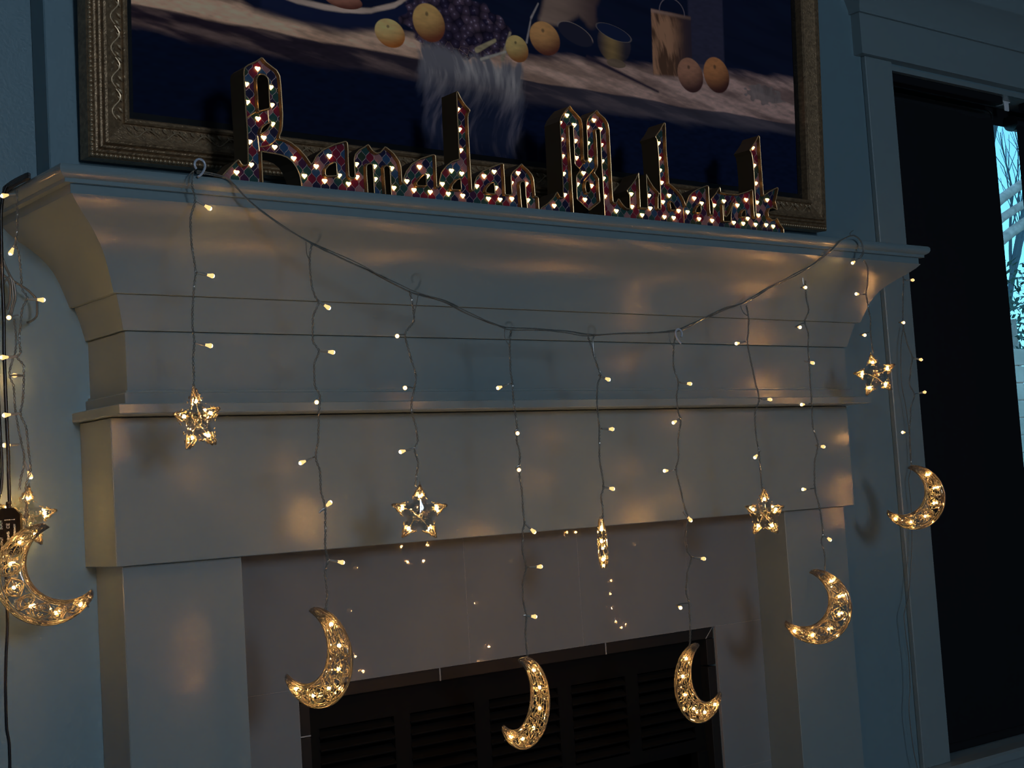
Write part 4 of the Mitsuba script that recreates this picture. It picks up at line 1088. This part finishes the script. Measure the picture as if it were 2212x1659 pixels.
def moon(label, px, py, y, turn, size=1.0, tilt=0):
    t = thing('moon_lamp', label, 'moon light')
    M = frame_at(px, py, y, CAMYAW + turn, tilt)
    M[:3, :3] *= size
    tw = T(M.tolist())
    part(t, 'shell', MOON_SHELL, None, to_world=tw)
    part(t, 'bead_edging', MOON_BEADS, None, to_world=tw, kind='stuff', label='rows of moulded beads')
    part(t, 'glint', MOON_GL, None, to_world=tw, kind='stuff', label='moulded dots glowing round the bulbs')
    part(t, 'facets', MOON_FL, None, to_world=tw, kind='stuff', label='small moulded facets that catch the light')
    part(t, 'scrollwork', MOON_ORN, None, to_world=tw, kind='stuff', label='moulded loops and ribs')
    part(t, 'inner_wire', MWIRE, None, to_world=tw)
    for u, v, s in MLED:
        N = M.copy()
        N[:3, 3] = (M @ np.array([u, 0, v, 1]))[:3]
        part(t, 'bulb', LED_PLY, None, emit=LED_IN, to_world=T(N.tolist()))
moon('large clear crescent moon lit from inside at the left photo edge, opening right', 102, 1240, -0.16, 8, 0.965)
moon('clear crescent moon lit from inside at the left corner of the firebox, opening left', 681, 1420, YS, 180 - 38, 1.0)
moon('clear crescent moon lit from inside before the middle of the firebox, turned aside', 1131, 1518, YS, 180 + 57, 1.0)
moon('clear crescent moon lit from inside at the right corner of the firebox, opening right', 1511, 1474, YS, 48, 0.97)
moon('clear crescent moon lit from inside before the right pilaster, opening left', 1760, 1310, YS, 180 - 27, 0.985)
moon('clear crescent moon lit from inside at the far right on the window casing, opening left', 1972, 1074, YR, 180 - 32, 0.965)

def at_xyz(key_fn, label, x, y, z, turn, size):
    d = np.array([x, y, z]) - CAM
    q = CR @ d
    key_fn(label, 1106 + F_PX * q[0] / q[2], 829.5 + F_PX * q[1] / q[2], y, turn, *size)
at_xyz(star, 'clear lit plastic star outside the left photo edge', -1.115, -0.17, 1.01, 40, ())
at_xyz(moon, 'clear lit crescent moon outside the left photo edge', -1.175, -0.10, 0.84, 20, (0.97,))

# ================================================================== cord, controller, tape and coil at the left edge
pc = thing('power_cord', 'black power cord with an in-line light controller hanging at the left photo edge', 'cord')
YC = -0.095
part(pc, 'cable', tube(spline([at(*p, y=YC) for p in ((14, 402), (6, 425), (2, 470), (3, 530), (5, 600), (8, 680), (9, 770), (12, 850), (15, 920), (18, 990), (19, 1040), (21, 1092))], 0.005), 0.0026, 8), 'm_black', smooth=60)
part(pc, 'cable', tube(spline([at(*p, y=YC) for p in ((10, 1190), (14, 1260), (16, 1345), (13, 1420), (12, 1500), (14, 1570), (20, 1610), (21, 1640), (20, 1690), (16, 1780))], 0.005), 0.0022, 8), 'm_black', smooth=60)
part(pc, 'cable', tube(spline([at(*p, y=YC + 0.01) for p in ((-12, 800), (-4, 850), (0, 930), (4, 1000), (3, 1050), (-6, 1085), (-16, 1100))], 0.005), 0.0022, 8), 'm_black', smooth=60)
bc = at(21, 1148, y=YC)
bw, bh = 0.0165, 0.0335
ctl = extr(Polygon([(-bw, -bh), (bw, -bh), (bw, bh - 0.010), (bw - 0.008, bh), (-bw + 0.008, bh), (-bw, bh - 0.010)]), -0.010, 0.010)
TC = trimesh.transformations.rotation_matrix(math.radians(-30), [0, 0, 1])
TC[:3, 3] = bc
ctl.apply_transform(TC)
ck = part(pc, 'controller', ctl, 'm_case')
neck = lathe([(0.0, 0.0), (0.0040, 0.0), (0.0036, 0.003), (0.0042, 0.004), (0.0036, 0.0055), (0.0042, 0.0065), (0.0034, 0.010), (0.0, 0.010)], 10)
neck.apply_translation((0, 0, bh - 0.001)); neck.apply_transform(TC)
part(ck, 'strain_relief', neck, 'm_black', smooth=40)
def txt(s, h, u, v):
    q = meshkit.text_mesh(s, h, 0.0003)
    q.vertices = q.vertices - [q.bounds[:, 0].mean(), q.bounds[:, 1].mean(), 0]
    w = q.vertices.copy()
    # lettering runs up the box
    q = trimesh.Trimesh(np.stack([u - w[:, 1], -0.0101 - w[:, 2], v + w[:, 0]], 1), q.faces, process=False)
    q.apply_transform(TC)
    return q
for s, h, u, v in (('INPUT', 0.0030, -0.0095, 0.010), ('OUTPUT', 0.0030, -0.0095, -0.016), ('CE', 0.0042, -0.0005, 0.008), ('RoHS', 0.0034, -0.0005, -0.006), ('LED DIMMER', 0.0028, 0.0085, -0.002)):
    part(ck, 'lettering', txt(s, h, u, v), 'm_print', label='small grey printed text')
ln = [tube([(0.0040 - 0.009, -0.0102, z), (0.0095, -0.0102, z)], 0.0003, 4) for z in (0.0165, -0.0175)] + [ball((x, -0.0102, z), 0.0008, 1) for z in (0.0165, -0.0175) for x in (-0.004, 0.0022, 0.0085)]
ln = cat(*ln); ln.apply_transform(TC)
part(ck, 'lettering', ln, 'm_print', label='printed symbol line with dots', kind='stuff')

tp = thing('cable_tape', 'strip of black tape on the left return of the shelf holding the cables', 'tape')
q = [at(*p, x=-1.0015) for p in ((8, 412), (22, 400), (36, 391), (52, 383), (64, 378))]
part(tp, 'strip', cat(*[tube(np.array([a + [0, 0, dz] for a in spline(q, 0.006)]), [0.0024] + [0.0042] * (len(spline(q, 0.006)) - 2) + [0.002], 6) for dz in (0.001, -0.003)]), 'm_tape', smooth=60, kind='stuff')

cl = thing('cable_coil', 'coil of clear cable with a connector on the wall under the shelf', 'cable')
YK = -0.035
for pts in ([(2, 545), (10, 570), (20, 592), (30, 612), (34, 640), (28, 665), (22, 690)], [(4, 560), (16, 585), (28, 606), (44, 616), (66, 632), (80, 652), (80, 680), (70, 692), (58, 697)], [(2, 622), (12, 606), (20, 598), (26, 610), (28, 640), (24, 668), (16, 690)], [(0, 590), (14, 600), (22, 618), (22, 640), (16, 668)]):
    part(cl, 'cable', tube(spline([at(*p, y=YK) for p in pts], 0.003), 0.0017, 6), 'm_wire', smooth=60)
c0 = at(42, 695, y=YK)
con = lathe([(0.0, -0.014), (0.0035, -0.014), (0.0058, -0.011), (0.0058, -0.002), (0.0070, -0.001), (0.0070, 0.002), (0.0058, 0.003), (0.0058, 0.011), (0.0034, 0.014), (0.0, 0.014)], 12)
con = aim(con, c0, (1, 0, -0.12))
part(cl, 'connector', con, 'm_clear', smooth=40)

# ================================================================== outside the window
struct('ground', bx(-2, 26, 0.6, 30, -0.5, -0.4), 'm_ground', 'yard outside')
fn = thing('fence', 'weathered grey fence of horizontal planks seen through the gap between the shades', 'fence')
fx0, fx1, fy = 5.6, 7.6, 3.0
for k in range(19):
    z = -0.35 + k * 0.110
    part(fn, 'plank', bx(fx0, fx1, fy + nrng.uniform(-0.006, 0.006), fy + 0.025, z + 0.003, z + 0.106, 0.003), 'm_fence')
for xx in (5.7, 7.45):
    part(fn, 'post', bx(xx, xx + 0.09, fy + 0.03, fy + 0.12, -0.4, 1.76, 0.005), 'm_fence')
def branchy(root, d, length, r, depth, out, rg, spread=0.6):
    n = 6
    p, pts = np.array(root, float), [np.array(root, float)]
    d = np.array(d, float) / np.linalg.norm(d)
    for i in range(n):
        d = d + np.array([rg.uniform(-0.16, 0.16), rg.uniform(-0.1, 0.1), rg.uniform(-0.12, 0.16)])
        d /= np.linalg.norm(d)
        p = p + d * length / n
        pts.append(p.copy())
    out.append(tube(np.array(pts), np.linspace(r, r * 0.55, n + 1), 7 if r > 0.02 else 4))
    if depth:
        for k in range(4):
            i = rg.randint(2, n)
            e = d + np.array([rg.uniform(-spread, spread), rg.uniform(-0.3, 0.3), rg.uniform(-0.2, spread)])
            branchy(pts[i], e, length * rg.uniform(0.5, 0.75), r * 0.5, depth - 1, out, rg, spread)
def tree(label, root, d, length, r, depth, seed, name='bare_tree', extra=()):
    t = thing(name, label, 'tree')
    rg = random.Random(seed)
    limbs = []
    branchy(root, d, length, r, depth, limbs, rg)
    part(t, 'trunk', limbs[0], 'm_bark', smooth=60)
    for e in extra:
        part(t, 'limb', tube(spline(np.array(e[0], float), 0.15), e[1], 9), 'm_bark', smooth=60)
    part(t, 'twigs', cat(*limbs[1:]), 'm_twig', kind='stuff')
    return t
def far(px, py, y):
    return at(px, py, y=y)
ty = 5.0
lim = []
for (a, b, w) in (((2120, 470), (2230, 385), 20), ((2125, 505), (2235, 430), 17), ((2120, 560), (2240, 465), 22)):
    A, B = far(*a, ty), far(*b, ty)
    lim.append(([A, 0.5 * (A + B) + np.array([0, 0, 0.03]), B], w / F_PX * np.linalg.norm(0.5 * (A + B) - CAM) * 0.5))
tree('bare tree with thick slanting grey limbs seen through the gap, above the fence', (far(2120, 560, ty) + np.array([-1.0, 0.05, -3.2])).tolist(), (0.3, 0, 1), 3.0, 0.13, 3, 11, extra=lim)
tree('bare tree farther off with fine twigs against the sky', (far(2150, 700, 9.0) + np.array([-0.2, 0, -2.6])).tolist(), (0.1, 0, 1), 4.2, 0.11, 4, 5)
# evergreen shrub
sb = thing('evergreen_shrub', 'dark leafy shrub behind the fence, through the gap', 'shrub')
rg = np.random.default_rng(9)
c0 = far(2185, 690, 3.7)
V, F = [], []
for i in range(900):
    p = c0 + rg.normal(size=3) * np.array([0.30, 0.12, 0.30])
    if p[2] > c0[2] + 0.42:
        continue
    a, b = rg.normal(size=3), rg.normal(size=3)
    a /= np.linalg.norm(a); b -= a * (a @ b); b /= np.linalg.norm(b)
    l, w = rg.uniform(0.02, 0.045), rg.uniform(0.008, 0.016)
    o = len(V)
    V += [p - a * l, p + b * w, p + a * l, p - b * w]
    F += [(o, o + 1, o + 2), (o, o + 2, o + 3)]
scene['m_leaf2'] = scene['m_leaf']
part(sb, 'leaves', trimesh.Trimesh(np.array(V), np.array(F), process=False), 'm_leaf', kind='stuff')
part(sb, 'stem', tube(spline([c0 + np.array([0, 0, -2.0]), c0 + np.array([0.03, 0, -0.8]), c0], 0.2), 0.03, 8), 'm_bark')
